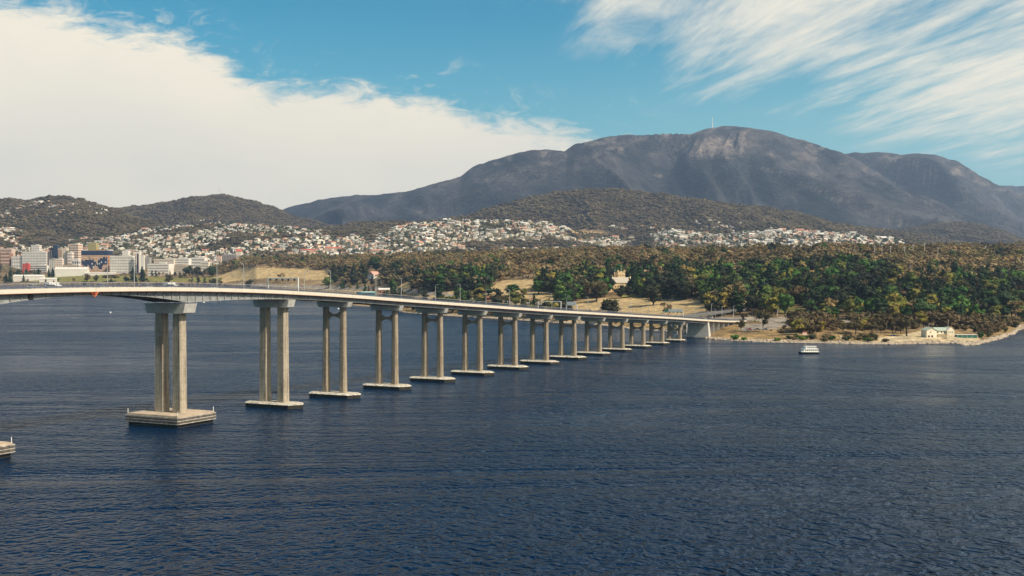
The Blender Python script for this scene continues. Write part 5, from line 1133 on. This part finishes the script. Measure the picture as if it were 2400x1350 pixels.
# ---------------------------------------------------------------- city blocks behind the left of the bridge
def wallmat(i, c): return mat('render_' + i, c, .8, .06, .12)
W_white, W_cream, W_pink, W_navy, W_maroon, W_grey, W_olive, W_tan, W_brick, W_red, W_blue, W_rust = (wallmat(a, b) for a, b in (
    ('white', (.74, .68, .60)), ('cream', (.70, .60, .47)), ('pink', (.58, .43, .34)), ('navy', (.018, .035, .075)), ('maroon', (.07, .025, .035)), ('grey', (.34, .31, .28)),
    ('olive', (.38, .31, .12)), ('tan', (.55, .42, .29)), ('brick', (.30, .15, .10)), ('red', (.52, .07, .05)), ('blue', (.05, .18, .38)), ('rust', (.42, .17, .06))))
R_flat, R_red, R_pale = mat('flat_roof', (.44, .42, .40), .9, .12, .2), mat('red_tile_roof', (.46, .12, .07), .85, .15, .5), mat('pale_sheet_roof', (.62, .58, .52), .7, .08, .3)
def block(x0, x1, yt, yb, wall, label, style=None, n=(8, 5), wcol=None, dep=.55, rz=-.12, cat='building', roof=R_flat, name='office_block', top=True, ymin=3000, gable=0.0, at=None):
    X, Y, Z = at or G((x0 + x1) / 2, yb, ymin)
    wd = (x1 - x0) * Y / F; h = (yb - yt) * Y / F; d = max(5, wd * dep); w_ = wd / (math.cos(rz) + dep * abs(math.sin(rz))); d = max(5, w_ * dep)
    r = empty(name, (X, Y + d / 2, Z), rz); tag(r, label, cat)
    MB().box((0, 0, (h - 4) / 2), (w_, d, h + 4)).build('wall', wall, r)
    if gable:
        g_ = gable * h
        MB().prism([(-d / 2 - .5, h), (d / 2 + .5, h), (0, h + g_)], 'x', -w_ / 2 - .5, w_ / 2 + .5).build('roof', roof, r)
    elif top:
        mb = MB().box((0, 0, h + .3), (w_ + .3, d + .3, .6)); mb.build('roof', roof, r)
        if w_ > 12: MB().box((w_ * .12, 0, h + 1.8), (w_ * .3, d * .4, 2.4)).build('plant_room', wall, r)
    wc = wcol or M_glass; mb = MB()
    if style == 'grid':
        nx, ny = n
        for i in range(nx):
            for j in range(ny): mb.box((-w_ / 2 + w_ * (i + .5) / nx, -d / 2 - .05, h * (j + .55) / (ny + .3)), (w_ / nx * .55, .16, h / ny * .5))
        for i in range(max(2, int(nx * dep))):
            k = max(2, int(nx * dep))
            for j in range(ny): mb.box((w_ / 2 + .05, -d / 2 + d * (i + .5) / k, h * (j + .55) / (ny + .3)), (.16, d / k * .55, h / ny * .5))
        tag(mb.build('windows', wc, r), kind='stuff')
    elif style == 'bands':
        for j in range(n[1]): MB().box((0, 0, h * (j + .55) / (n[1] + .3)), (w_ * .93 if n[0] else w_ + .2, d + .24, h / n[1] * .42)).build('window_band', wc, r)
    elif style == 'stripes':
        for i in range(n[0]): MB().box((-w_ / 2 + w_ * (i + .5) / n[0], -d / 2 - .06, h * .48), (w_ / n[0] * .42, .18, h * .86)).build('window_strip', wc, r)
    return r, (w_, d, h)
block(50, 113, 590, 634, W_white, 'broad white office block left of the dark towers, with rows of small windows', 'grid', (16, 7), W_grey)
block(72, 94, 576, 600, W_white, 'white tower block rising behind the broad white office block', 'grid', (5, 5), W_grey, ymin=3700)
block(88, 100, 596, 632, W_grey, 'grey glass bay on the front of the broad white office block', None)
block(115, 124, 581, 632, W_maroon, 'slim maroon tower between white blocks', 'stripes', (2, 1), W_white, dep=1)
block(124, 135, 575, 633, W_navy, 'tall navy glass tower, darkest of the city towers', 'bands', (1, 9), M_glass, dep=1)
block(136, 147, 582, 634, W_tan, 'tan tower with upright red-brown stripes', 'stripes', (4, 1), W_brick, dep=1)
block(146, 158, 582, 635, W_cream, 'plain cream tower beside the striped tan one', 'grid', (2, 8), W_tan, dep=1)
block(162, 189, 572, 634, W_cream, 'tallest cream tower with level brown bands', 'bands', (0, 11), W_brick, dep=.8, rz=-.25)
block(158, 170, 592, 637, W_white, 'white tower base left of the tallest cream tower', 'grid', (3, 6), W_brick, dep=1)
block(206, 227, 570, 604, W_olive, 'boxy olive-yellow tower behind the mural building', None, dep=.7)
block(0, 30, 584, 606, W_pink, 'low pink and orange building at the left edge of the city', 'bands', (1, 3), W_brick)
block(0, 26, 602, 628, W_brick, 'red brick block at the left edge below the pink building', 'bands', (1, 3), W_pink)
block(26, 62, 607, 634, W_white, 'white low building left of the red block', 'grid', (6, 3), W_grey)
block(52, 68, 618, 641, W_red, 'plain red block in front of the city', None)
block(67, 114, 622, 640, W_white, 'open white car park building with dark level gaps', 'bands', (1, 4), W_navy)
block(104, 113, 616, 624, W_blue, 'small blue box on top of the car park building', None)
block(114, 130, 607, 640, W_grey, 'grey block with white columns in front of the dark towers', 'stripes', (3, 1), W_white)
block(129, 147, 607, 640, W_white, 'white block with two columns of orange windows', 'grid', (4, 6), W_rust)
block(146, 182, 621, 641, W_tan, 'low flat tan building under the cream towers', 'bands', (1, 2), W_maroon)
block(168, 186, 608, 640, W_white, 'white annexe with a dark window just left of the mural building', 'grid', (3, 3), W_navy)
# the building with a grid of cream panels and a navy pattern across it
r, (w_, d, h) = block(190, 256, 588, 642, W_rust, 'broad building with a dark top and a cream checker facade crossed by a navy pattern', None, dep=.4, rz=-.06)
nx, ny = 26, 11
pr = random.Random(3)
for j in range(ny):
    for i in range(nx):
        x = -w_ / 2 + w_ * (i + .5) / nx; z = h * .06 + h * .74 * (j + .5) / ny
        navy = 2 + math.sin(i * .5) * 1.2 + (1.5 if 8 < i < 16 else 0) < (ny - 1 - j) + pr.random() * 1.5 - .5 < 7.5 + math.sin(i * .8) * 1.2 - (2 if i > 22 or i < 2 else 0) and j > 1
        MB().box((x, -d / 2 - .12, z), (w_ / nx * (.95 if navy else .66), .2, h * .74 / ny * (.98 if navy else .62))).build('facade_panel', (W_navy if pr.random() > .07 else W_white) if navy else (W_cream if (i + j) % 2 or pr.random() < .6 else W_tan), r)
MB().box((0, 0, h * .90), (w_ + .5, d + .5, h * .19)).build('dark_top', W_navy, r)
block(256, 316, 600, 642, W_white, 'long white office block right of the mural building', 'grid', (14, 6), W_grey)
block(286, 302, 589, 604, W_white, 'small white penthouse block above the long white office block', None, ymin=3700)
block(310, 320, 600, 640, W_grey, 'narrow grey block left of the purple-topped tower', 'grid', (2, 6), W_navy)
block(318, 329, 590, 642, W_white, 'white tower with a maroon cap and upright stripe', 'stripes', (1, 1), W_maroon, dep=1, roof=W_maroon)
block(329, 338, 598, 642, W_white, 'white slab right of the maroon-capped tower', None)
for i, (a, b, c, d_, m_, t) in enumerate([(345, 400, 618, 645, W_white, 'long low white hospital-like block right of the towers'), (360, 412, 608, 632, W_cream, 'cream block with ribbon windows behind the long low white one'), (398, 446, 606, 630, W_white, 'white flat-roofed block in the middle of the low city buildings'),
        (408, 446, 622, 644, W_tan, 'sandy low block below the white flat-roofed one'), (448, 482, 604, 634, W_white, 'white stepped block left of the grey gridded building'), (470, 490, 614, 640, W_cream, 'small cream block at the right end of the low city buildings'), (330, 352, 604, 628, W_grey, 'grey mid-rise just right of the maroon-capped tower')]):
    block(a, b, c, d_, m_, t, 'bands', (1, 4), W_grey)
block(520, 556, 598, 614, W_grey, 'grey gridded apartment block on the edge of the trees', 'grid', (9, 4), W_maroon, ymin=3300)
block(507, 519, 604, 620, W_pink, 'small pink block left of the grey gridded apartments', None, ymin=3300)
block(760, 800, 583, 592, W_cream, 'long cream building with a red roof among the houses', 'grid', (10, 2), W_brick, roof=R_red, gable=.35, dep=.3, ymin=3300, name='long_house')
block(703, 742, 586, 592, W_pink, 'long low building with an orange roof left of the red-roofed one', 'grid', (8, 1), W_brick, roof=R_red, gable=.4, dep=.3, ymin=3300, name='long_house')
block(552, 566, 590, 600, W_cream, 'house with a bright red hip roof behind the grey apartments', None, roof=R_red, gable=.6, dep=.8, ymin=3300, name='house', cat='house')
for a, b, c, d_, t in ((128, 204, 632, 648, 'long white wharf shed with a shallow roof in front of the mural building'), (30, 100, 648, 659, 'long low white shed just above the railing at the far left'), (196, 268, 640, 645, 'thin white canopy stretching right from the wharf shed'), (92, 132, 654, 662, 'pale low shed behind the railing, right of the long white one')):
    block(a, b, c, d_, W_white, t, None, roof=R_pale, gable=.35, dep=.22, rz=.06, name='wharf_shed', cat='shed', ymin=2960)

# ---------------------------------------------------------------- sandstone castle above the lawn
M_sand = mat('golden_sandstone', (.85, .60, .32), .9, .16, .35); M_slate = mat('pale_slate_roof', (.50, .43, .34), .7, .1, .3)
X, Y, Z = G(1452, 684, 1300); k = Y / F
cs = empty('castle', (X, Y, Z), -.05); tag(cs, 'sandstone castle-like mansion with a square battlemented tower and flagpole among trees', 'castle')
def cxp(px_): return (px_ - 1452) * k
def czp(py_): return (684 - py_) * k
def crenels(mb, x0, x1, y0, y1, z, s=.9):
    n_ = max(2, int((x1 - x0) / (s * 2)))
    for i in range(n_):
        x = x0 + (x1 - x0) * (i + .5) / n_
        for y in (y0, y1): mb.box((x, y, z + s / 2), ((x1 - x0) / n_ * .55, .5, s))
    n_ = max(2, int((y1 - y0) / (s * 2)))
    for i in range(n_):
        y = y0 + (y1 - y0) * (i + .5) / n_
        for x in (x0, x1): mb.box((x, y, z + s / 2), (.5, (y1 - y0) / n_ * .55, s))
MB().box(((cxp(1413) + cxp(1478)) / 2, 5, czp(664) / 2 - 1.5), (cxp(1478) - cxp(1413), 12, czp(664) + 3)).build('wall', M_sand, cs)
MB().prism([(-1.6, czp(664)), (11.6, czp(664)), (5.0, czp(651))], 'x', cxp(1421), cxp(1476.5)).build('roof', M_slate, cs)
mb = MB(); crenels(mb, cxp(1413), cxp(1440), 11.6, 12.2, czp(652)); mb.box(((cxp(1413) + cxp(1440)) / 2, 14, czp(652) / 2), (cxp(1440) - cxp(1413), 5, czp(652)))
mb.build('rear_wing', M_sand, cs)
MB().prism([(-2.2, 0), (12.2, 0), (12.2, czp(663)), (5, czp(648)), (-2.2, czp(663))], 'x', cxp(1476.5), cxp(1478.5)).build('gable', M_sand, cs)
mb = MB(); mb.box((cxp(1478), -2.0, czp(655) / 2), (1.2, 1.2, czp(655))); mb.box((cxp(1478), 5, czp(648) + 1.2), (1.0, 1.0, 3.0)); mb.build('pinnacle', M_sand, cs)
for nm, a, b, yt, dd_ in (('tower', 1448.5, 1466, 638.5, 9.5), ('turret', 1440, 1447, 641, 3.5)):
    mb = MB(); x0, x1 = cxp(a), cxp(b); mb.box(((x0 + x1) / 2, 16, czp(yt) / 2), (x1 - x0, dd_, czp(yt))); crenels(mb, x0 + .25, x1 - .25, 16 - dd_ / 2 + .25, 16 + dd_ / 2 - .25, czp(yt), 1.0)
    if nm == 'tower':
        for x in (x0 + .6, x1 - .6):
            for y in (16 - dd_ / 2 + .6, 16 + dd_ / 2 - .6): mb.box((x, y, czp(yt) + 1.1), (1.9, 1.9, 2.6))
    mb.build(nm, M_sand, cs)
for x in (1419, 1426, 1431, 1436): MB().box((cxp(x), 9.5, czp(650)), (1.1, 1.1, 4.2)).build('chimney', M_sand, cs)
MB().tube([(cxp(1457), 16, czp(638)), (cxp(1457), 16, czp(622))], .22, 6).build('flagpole', M_white, cs)
MB().tube([(cxp(1442.5), 16, czp(641)), (cxp(1442.5), 16, czp(631))], .14, 6).build('flagpole', M_white, cs)
for i in range(9): MB().box((cxp(1424 + i * 6.1), -1.02, czp(673)), (1.2, .12, 2.4)).build('window', M_glass, cs)
for i in range(4): MB().box((cxp(1451 + i * 4), 11.2, czp(646.5)), (.7, .12, 1.8)).build('window', M_glass, cs)
for i in range(9): MB().box((cxp(1424 + i * 6.1), -1.02, czp(680)), (1.4, .12, 2.2)).build('window', M_glass, cs)

# ---------------------------------------------------------------- houses and sheds in the park
def cottage(x0, x1, ye, yb, label, wall, roof, rh=.8, dep=.7, rz=.15, ymin=900, name='house', cat='house', windows=3):
    X, Y, Z = G((x0 + x1) / 2, yb, ymin); wd = (x1 - x0) * Y / F; h = max(1.5, (yb - ye) * Y / F); d = wd * dep
    r = empty(name, (X, Y + d / 2, Z), rz); tag(r, label, cat)
    MB().box((0, 0, h / 2 - .5), (wd, d, h + 1)).build('wall', wall, r)
    MB().prism([(-d / 2 - .4, h), (d / 2 + .4, h), (0, h + rh * h)], 'x', -wd / 2 - .4, wd / 2 + .4).build('roof', roof, r)
    for i in range(windows): MB().box((-wd / 2 + wd * (i + .5) / windows, -d / 2 - .04, h * .5), (wd / windows * .35, .12, h * .4)).build('window', M_glass, r)
    return r
cottage(865, 886, 645, 654, 'white house with a pink roof and gables on the dark wooded slope', W_white, mat('pink_tile_roof', (.62, .30, .24), .85, .1, .5), .9, 1.0, .85)
cottage(975, 992, 643, 647, 'small white-roofed shed on the brown slope above the wide dark pine', W_white, R_pale, .6, name='shed', cat='shed')
cottage(886, 912, 680, 690, 'brown shed with a white roof just above the railing', W_brick, R_pale, .4, name='shed', cat='shed')
cottage(1138, 1152, 700, 705, 'little shed with a pink roof in front of the golden-topped row', W_brick, R_red, .7, name='shed', cat='shed')
for a, b, ye, yb, t in ((1737, 1755, 690, 699, 'white shed stepped up at the left end of the long white sheds'), (1753, 1775, 694, 702, 'long white glasshouse in the middle of the wood clearing'), (1772, 1793, 697, 705, 'long white glasshouse, right one of the touching pair'), (1804, 1829, 700, 708, 'white hall below the orange-roofed house'), (1724, 1739, 681, 687, 'pale shed half hidden above the white glasshouses')):
    cottage(a, b, ye, yb, t, W_white, R_pale, .45, .5, name='shed', cat='shed', windows=4)
cottage(1808, 1830, 692, 698, 'house with a long orange tiled roof above the white hall', W_cream, mat('orange_tile_roof', (.60, .28, .12), .85, .1, .5), 1.2, .5)
cottage(1904, 1919, 696, 702, 'orange-roofed cottage alone among dark trees', W_pink, MATS['orange_tile_roof'], 1.0, .6)
for x, y in ((1668, 682), (1610, 684), (2372, 728)): cottage(x - 5, x + 5, y - 3, y + 3, {1668: 'tiny pinkish house buried in the wood right of the lawn', 1610: 'tiny pale house at the edge of the wood above the lawn', 2372: 'tiny pale house at the right edge below the bright tree'}[x], W_cream, R_pale, .6)
# boathouse
X, Y, Z = G(2203, 793, 880); k = Y / F
bh = empty('boathouse', (X, Y + 5, Z), .10); tag(bh, 'cream two-storey boathouse with green-grey roofs, a balcony and dark boat doors on the shore', 'building')
W_bh = mat('boathouse_render', (.80, .71, .54), .8, .05, .3); R_gr = mat('green_grey_roof', (.33, .40, .32), .7, .1, .4)
def bx(px_): return (px_ - 2203) * k
H1 = 23 * k
MB().box(((bx(2169) + bx(2194)) / 2, 0, H1 * .40), (bx(2194) - bx(2169), 10, H1 * .8)).build('wall', W_bh, bh)
MB().prism([(bx(2168.5), H1 * .8), (bx(2194.5), H1 * .8), (bx(2181.5), H1 * 1.06)], 'y', -5.1, 5.2).build('gable', W_bh, bh)
for sx in (-1, 1):
    c_, e_ = bx(2181.5), (bx(2194.5) - bx(2168.5)) / 2 + .4
    MB().prism([(c_, H1 * 1.06 + .02), (c_ + sx * e_, H1 * .78), (c_ + sx * e_, H1 * .78 + .22), (c_, H1 * 1.06 + .24)][::(1 if sx > 0 else -1)], 'y', -5.5, 5.6).build('roof', R_gr, bh)
MB().box(((bx(2194) + bx(2222)) / 2, 1.2, H1 * .38), (bx(2222) - bx(2194), 8, H1 * .76)).build('wall', W_bh, bh)
MB().prism([(-3.6, H1 * .76), (5.8, H1 * .76), (1.2, H1 * 1.08)], 'x', bx(2193), bx(2222)).build('roof', R_gr, bh)
MB().box(((bx(2219) + bx(2236)) / 2, -1.0, H1 * .60), (bx(2236) - bx(2219), 9, H1 * .36)).build('wing', W_bh, bh)
MB().prism([(bx(2218.5), H1 * .78), (bx(2236.5), H1 * .78), (bx(2227.5), H1 * 1.12)], 'y', -5.6, 3.6).build('wing_gable', W_bh, bh)
for x in (2221, 2234): MB().box((bx(x), -5.0, H1 * .2), (.35, .35, H1 * .42)).build('post', W_bh, bh)
MB().box(((bx(2189) + bx(2221)) / 2, -3.6, H1 * .42), (bx(2221) - bx(2189), 1.8, .18)).build('balcony', W_bh, bh)
MB().box(((bx(2189) + bx(2221)) / 2, -4.45, H1 * .42 + .95), (bx(2221) - bx(2189), .06, .08)).build('balcony_rail', W_white, bh)
for x in (2174.5, 2182.5): MB().box((bx(x), -5.04, H1 * .20), (1.5, .14, 1.5)).build('boat_door', W_maroon, bh)
MB().box((bx(2196), -2.9, H1 * .2), (1.5, .14, 1.6)).build('boat_door', W_maroon, bh)
MB().box((bx(2178.5), -5.04, H1 * .62), (1.0, .14, .7)).build('window', M_glass, bh)
for x in (2199, 2208.5, 2216): MB().box((bx(x), -2.86, H1 * .58), (.9, .12, 1.5)).build('window', W_maroon if x != 2199 else M_glass, bh)
for x in (2223, 2227.5, 2232): MB().box((bx(x), -5.56, H1 * .60), (.5, .12, 1.3)).build('window', M_glass, bh)
MB().tube([(bx(2184), 2, H1), (bx(2184), 2, H1 + 4)], .08, 5).build('mast', M_white, bh); MB().tube([(bx(2231), 2, H1), (bx(2232), 2, H1 + 7)], .09, 5).build('mast', M_white, bh)
X, Y, Z = G(2266, 792, 880); k = Y / F
sh_ = empty('boat_shed', (X, Y + 2, Z), .05); tag(sh_, 'long low dark green boat shed with a white roof edge, right of the boathouse', 'shed')
MB().box((0, 0, 3.4 * k * .8), (48 * k, 4.5, 7.5 * k)).build('wall', mat('deep_green_cladding', (.01, .13, .10), .6, .1, .5), sh_)
MB().box((0, 0, 3.4 * k * .8 + 7.5 * k / 2 + .12), (50 * k, 5.2, .3)).build('roof', R_pale, sh_)
for x in (-24, -12, 0, 12, 24): MB().box((x * k, -2.3, 3.4 * k * .8), (.16, .12, 7.4 * k)).build('post', W_white, sh_)
for px_, py_, lab in ((2237, 805, 'small white floating jetty at the foot of the boathouse ramp'),):
    a_, s_ = ray(px_, py_); Y_ = float(-CZ / s_)
    r = empty('jetty', (float(a_ * Y_), Y_, 0), .1); tag(r, lab, 'jetty')
    MB().box((0, 0, .35), (3.6, 6, .5)).build('deck', M_white, r)
    for x in (-1.6, 1.6): MB().tube([(x, -2.6, -1), (x, -2.6, 1.9)], .16, 6).build('pile', M_steel, r)
X, Y, Z = G(1886, 788, 880)
r = empty('shore_sign', (X, Y, Z), .1); tag(r, 'red and white warning board standing on the bank facing the water', 'sign')
MB().box((0, 0, 2.3), (3.9, .15, 2.0)).build('board', W_white, r); MB().box((0, -.1, 2.75), (3.9, .05, .75)).build('red_band', W_red, r)
for x in (-1.5, 1.5): MB().box((x, .1, .9), (.16, .16, 2.2)).build('post', M_steel, r)
for px_, py_, lab in ((1971, 797, 'white triangular beacon at the water left of the boathouse trees'), (2063, 797, 'pale marker post on the beach near the largest gum')):
    X, Y, Z = G(px_, py_, 880); r = empty('beacon', (X, Y, Z)); tag(r, lab, 'beacon')
    MB().tube([(0, 0, 0), (0, 0, 2.6)], .16, 6).build('post', M_white, r); MB().box((0, 0, 2.9), (.9, .3, .9)).build('panel', M_white if px_ < 2000 else W_pink, r)

# ---------------------------------------------------------------- ramp curling off the far side of the bridge end
def ribbon(mb, pts, wd, th):
    n_ = len(pts); vs = []
    for i, p in enumerate(pts):
        d_ = (Vector(pts[min(i + 1, n_ - 1)]) - Vector(pts[max(i - 1, 0)])); d_.z = 0; d_.normalize(); nn_ = Vector((d_.y, -d_.x, 0)); p = Vector(p)
        vs += [p - nn_ * wd / 2, p + nn_ * wd / 2, p + nn_ * wd / 2 - Vector((0, 0, th)), p - nn_ * wd / 2 - Vector((0, 0, th))]
    fs = [tuple(i * 4 + q for q in f) for i in range(n_ - 1) for f in ((0, 1, 5, 4), (1, 2, 6, 5), (2, 3, 7, 6), (3, 0, 4, 7))] + [(0, 3, 2, 1), ((n_ - 1) * 4, (n_ - 1) * 4 + 1, (n_ - 1) * 4 + 2, (n_ - 1) * 4 + 3)]
    return mb.add(vs, fs)
P0 = Vector(bw(-13, 11.4, dz_(11.4) - .3)); P1 = Vector(bw(-22, 13.2, 15.6)); P2 = Vector((205, 1205, 15.0)); P3 = Vector((265, 1215, float(terrain(265, 1215)) + .4))
def bez(a, b, c, d, t): return a * (1 - t) ** 3 + b * 3 * t * (1 - t) ** 2 + c * 3 * t * t * (1 - t) + d * t ** 3
pts = [bez(P0, P1, P2, P3, i / 24) for i in range(25)]
rp = empty('slip_road_ramp'); tag(rp, 'curved concrete slip road sweeping away behind the shore end of the bridge', 'ramp')
ribbon(MB(), pts, 8.6, .8).build('ramp_deck', M_girder, rp)
ribbon(MB(), [p + Vector((0, 0, .02)) for p in pts], 7.6, .01).build('road_surface', M_road, rp)
for o_ in (-1, 1):
    q = []
    for i, p in enumerate(pts):
        d_ = pts[min(i + 1, 24)] - pts[max(i - 1, 0)]; d_.z = 0; d_.normalize(); q.append(p + Vector((d_.y, -d_.x, 0)) * o_ * 4.5 + Vector((0, 0, 1.0)))
    ribbon(MB(), q, .3, 1.1).build('parapet', mat('dark_parapet', (.15, .145, .14), .9, .2, .4), rp); ribbon(MB(), [a + Vector((0, 0, .75)) for a in q], .12, .12).build('handrail', M_rail, rp)
for i in range(2, 24, 3):
    p = pts[i]; g_ = float(terrain(p.x, p.y)); hgt = p.z - 1 - g_ + 1
    if hgt > 1: MB().box((p.x, p.y, g_ + hgt / 2 - 1), (5, .9, hgt + 1)).build('support', M_conl, rp)

# ---------------------------------------------------------------- poles, masts, parked cars, rocks
def pole(px_, py_, hp, label, group, ymin=900, thick=.13, arm=True, name='street_lamp', cat='lamp post'):
    X, Y, Z = G(px_, py_, ymin); h = hp * Y / F
    r = empty(name, (X, Y, Z - .2), random.uniform(-.5, .5)); MB().tube([(0, 0, 0), (0, 0, h)], [thick * 1.3, thick * .8], 5).build('pole', M_white, r)
    if arm: MB().tube([(0, 0, h - .1), (.7, 0, h + .25), (1.9, 0, h + .3)], .08, 4).build('arm', M_white, r); MB().box((2.1, 0, h + .28), (.7, .3, .15)).build('lamp_head', M_steel, r)
    else: MB().box((0, 0, h), (3.2, .3, .5)).build('crossbar', M_white, r)
    tag(r, label, cat, group)
LP = [(1692, 744, 26, 'lamp post left of the bright round tree at the bridge end'), (1719, 743, 26, 'lamp post touching the bright round tree at the bridge end'), (1667, 742, 30, 'tall lamp post over the curved slip road'), (1753, 755, 16, 'lamp post above the shore car park'), (1764, 738, 14, 'lamp post under the golden-flowered tree'),
      (1822, 744, 18, 'lamp post left of the green playing field'), (1902, 742, 24, 'tall lamp post at the right end of the playing field'), (1937, 752, 20, 'lamp post on the shore road right of the playing field'), (1987, 750, 20, 'tall white lamp post between dark trees on the shore road'), (2046, 752, 14, 'short lamp post left of the willow'),
      (2164, 756, 14, 'lamp post behind the boathouse, left of a pair'), (2177, 757, 14, 'lamp post behind the boathouse, right of a pair'), (2201, 756, 12, 'lamp post above the boathouse roof'), (2240, 758, 13, 'lamp post right of the reddish gum'), (1870, 745, 12, 'low lamp post on the lower edge of the playing field'),
      (1505, 742, 22, 'lamp post against the straw lawn, right of the pointed conifer'), (1479, 735, 30, 'thin lamp post below the castle'), (1420, 730, 22, 'lamp post beside the pointed conifer'), (503, 662, 12, 'lamp post on the sandy road below the row of pines'), (514, 662, 10, 'short lamp post below the row of pines'),
      (551, 668, 18, 'lamp post before the yellow hill'), (588, 670, 14, 'white post by the road sign before the yellow hill'), (58, 655, 34, 'tall pole in front of the red block'), (78, 655, 40, 'tallest pole before the open car park building'), (660, 664, 14, 'lamp post beyond the first lane gantry')]
for x, y, h, lab in LP: pole(x, y, h, lab, None)
for i, (x, y, h, dst) in enumerate(((1681, 588, 32, 0), (1705, 588, 32, 0), (1738, 592, 26, 0), (2050, 604, 26, 0), (2067, 604, 28, 0), (2087, 604, 26, 0), (2120, 606, 26, 0), (2140, 606, 30, 0), (2167, 600, 28, 0), (2198, 612, 32, 0), (2310, 600, 22, 0), (1345, 596, 22, 0))):
    pole(x, y + 6, h + 6, ['left of the two tall power poles before the right-hand suburb', 'right of the two tall power poles before the right-hand suburb', 'power pole right of the tall pair, on the wood skyline', 'first pole of the right-hand skyline row', 'second pole of the right-hand skyline row', 'third pole of the right-hand skyline row', 'fourth pole of the right-hand skyline row', 'fifth pole of the right-hand skyline row',
        'sixth pole of the right-hand skyline row', 'last pole of the right-hand skyline row', 'lone pole on the skyline near the right edge', 'lone pole above the castle on the skyline'][i], None, 1500, .28, False, 'power_pole', 'pole')
def ridge_top(px_, k):
    nm, yk, wf, wb, cr, sp = RL[k]; yc = yk * (1 + .03 * math.sin(px_ / 190 + k)); a_ = (px_ - 1200) / F; return a_ * yc, yc, float(terrain(a_ * yc, yc))
X, Y, Z = ridge_top(1669, 5); r = empty('summit_tower', (X, Y, Z - 4)); tag(r, 'white broadcasting tower on the mountain summit', 'tower')
MB().tube([(0, 0, 0), (0, 0, 50), (0, 0, 52), (0, 0, 104)], [5.2, 4.6, 2.6, 2.0], 8).build('mast', M_white, r); MB().box((0, 0, 3), (22, 14, 8)).build('hut', M_white, r)
X, Y, Z = ridge_top(1707, 5); r = empty('lookout', (X, Y, Z - 2)); tag(r, 'small dark lookout building on the very top of the mountain', 'building')
MB().box((0, 0, 3), (16, 10, 9)).build('wall', W_grey, r); MB().box((0, 0, 7.9), (18, 12, .8)).build('roof', W_navy, r)
X, Y, Z = ridge_top(515, 3); r = empty('radio_mast', (X, Y, Z - 3)); tag(r, 'thin radio mast on top of the rounded hill left of the gap', 'mast')
MB().tube([(0, 0, 0), (0, 0, 55)], [1.0, .5], 5).build('pole', M_steel, r); MB().box((0, 0, 2), (6, 6, 5)).build('hut', W_cream, r)
PK = [(1740 + i * 9.5, 772 + (i % 2), 1757 < 0) for i in range(7)]
cc = ['white', 'silver', 'red', 'white', 'dark', 'white', 'blue', 'silver']
on = ['first', 'second', 'third', 'fourth', 'fifth', 'sixth', 'seventh', 'eighth']
for i in range(7):
    X, Y, Z = G(1738 + i * 9.2, 773, 880); place_vehicle('car', cc[i], (X, Y, Z), 1.4 + random.uniform(-.1, .1), f'{cc[i]} parked car, {on[i]} from the left in the shore car park')
for x, y, c_, lab in ((1861, 764, 'white', 'white car on the shore road behind the bushes'), (1878, 764, 'silver', 'silver car on the shore road right of the white one'), (1916, 752, 'white', 'white car on the road below the tall trees'), (2182, 757, 'white', 'white car behind the boathouse'), (2093, 788, 'blue', 'blue car parked by the beach left of the largest gum'),
                      (1790, 756, 'white', 'white car turning at the bridge end'), (668, 672, 'white', 'white car on the sandy road left of the bright green tree'), (708, 672, 'red', 'small red car on the sandy road'), (820, 684, 'white', 'white car on the verge right of the bright green tree'), (1246, 702, 'red', 'red car by the post of the middle lane gantry')):
    X, Y, Z = G(x, y, 880); place_vehicle('car', c_, (X, Y, Z), 1.5, lab)
for i in range(26):
    x = 18 + (i % 13) * 8.6 + random.uniform(-2, 2); X, Y, Z = G(x, 656 + 5 * (i // 13), 2900); c_ = random.choice(['white', 'white', 'silver', 'red', 'dark'])
    place_vehicle('car', c_, (X, Y, Z), random.choice([0, 1.57]), f'{c_} parked car, {["leftmost", "second", "third", "fourth", "fifth", "sixth", "seventh", "eighth", "ninth", "tenth", "eleventh", "twelfth", "rightmost"][i % 13]} in the {"upper" if i < 13 else "lower"} far-left row above the railing', 'cars parked at the far left')
# rocks along the tide line
M_rock = mat('shore_rock', (.46, .37, .27), .9, .35, .8)
n_ = 5200; pxr = rng.uniform(880, 2400, n_); pxr = np.where(rng.random(n_) < .22, rng.uniform(2235, 2385, n_), pxr); q = rng.random(n_) ** 1.6
Yr = SHORE(pxr) + np.where(pxr > 2230, -6 + q * 26, -1 + q * 9); Xr = (pxr - 1200) / F * Yr; Zr = np.maximum(terrain(Xr, Yr), -.2)
v_, f_ = ico(); rk = []
for s in range(3):
    jj = np.random.default_rng(s).uniform(.6, 1.3, (12, 1)); rk.append(bpy.data.objects.new('rock', MB().add(v_ * jj, f_).mesh('rock', M_rock)))
ss_ = rng.uniform(.35, 1.3, n_) * np.where(pxr > 2230, 1.7, 1)
scatter('shore_rocks', np.stack([Xr, Yr, Zr], 1), np.stack([ss_ * rng.uniform(1, 1.7, n_), ss_, ss_ * .6], 1), rng.uniform(0, 6.28, n_), rng.integers(0, 3, n_), rk)

# ---------------------------------------------------------------- air
hz = MB().box((0, 6800, 725), (21000, 15800, 1470)).build('haze', []); hz['kind'] = 'stuff'
m = bpy.data.materials.new('river_air'); m.use_nodes = True; n = NT(m.node_tree); o = n.n('ShaderNodeOutputMaterial'); pv = n.n('ShaderNodeVolumePrincipled')
pv.inputs['Color'].default_value = (.48, .66, 1.0, 1); pv.inputs['Density'].default_value = HAZE; pv.inputs['Anisotropy'].default_value = .25; n.l(pv.outputs[0], o.inputs['Volume']); hz.data.materials.append(m)
print('objects', len(bpy.data.objects))
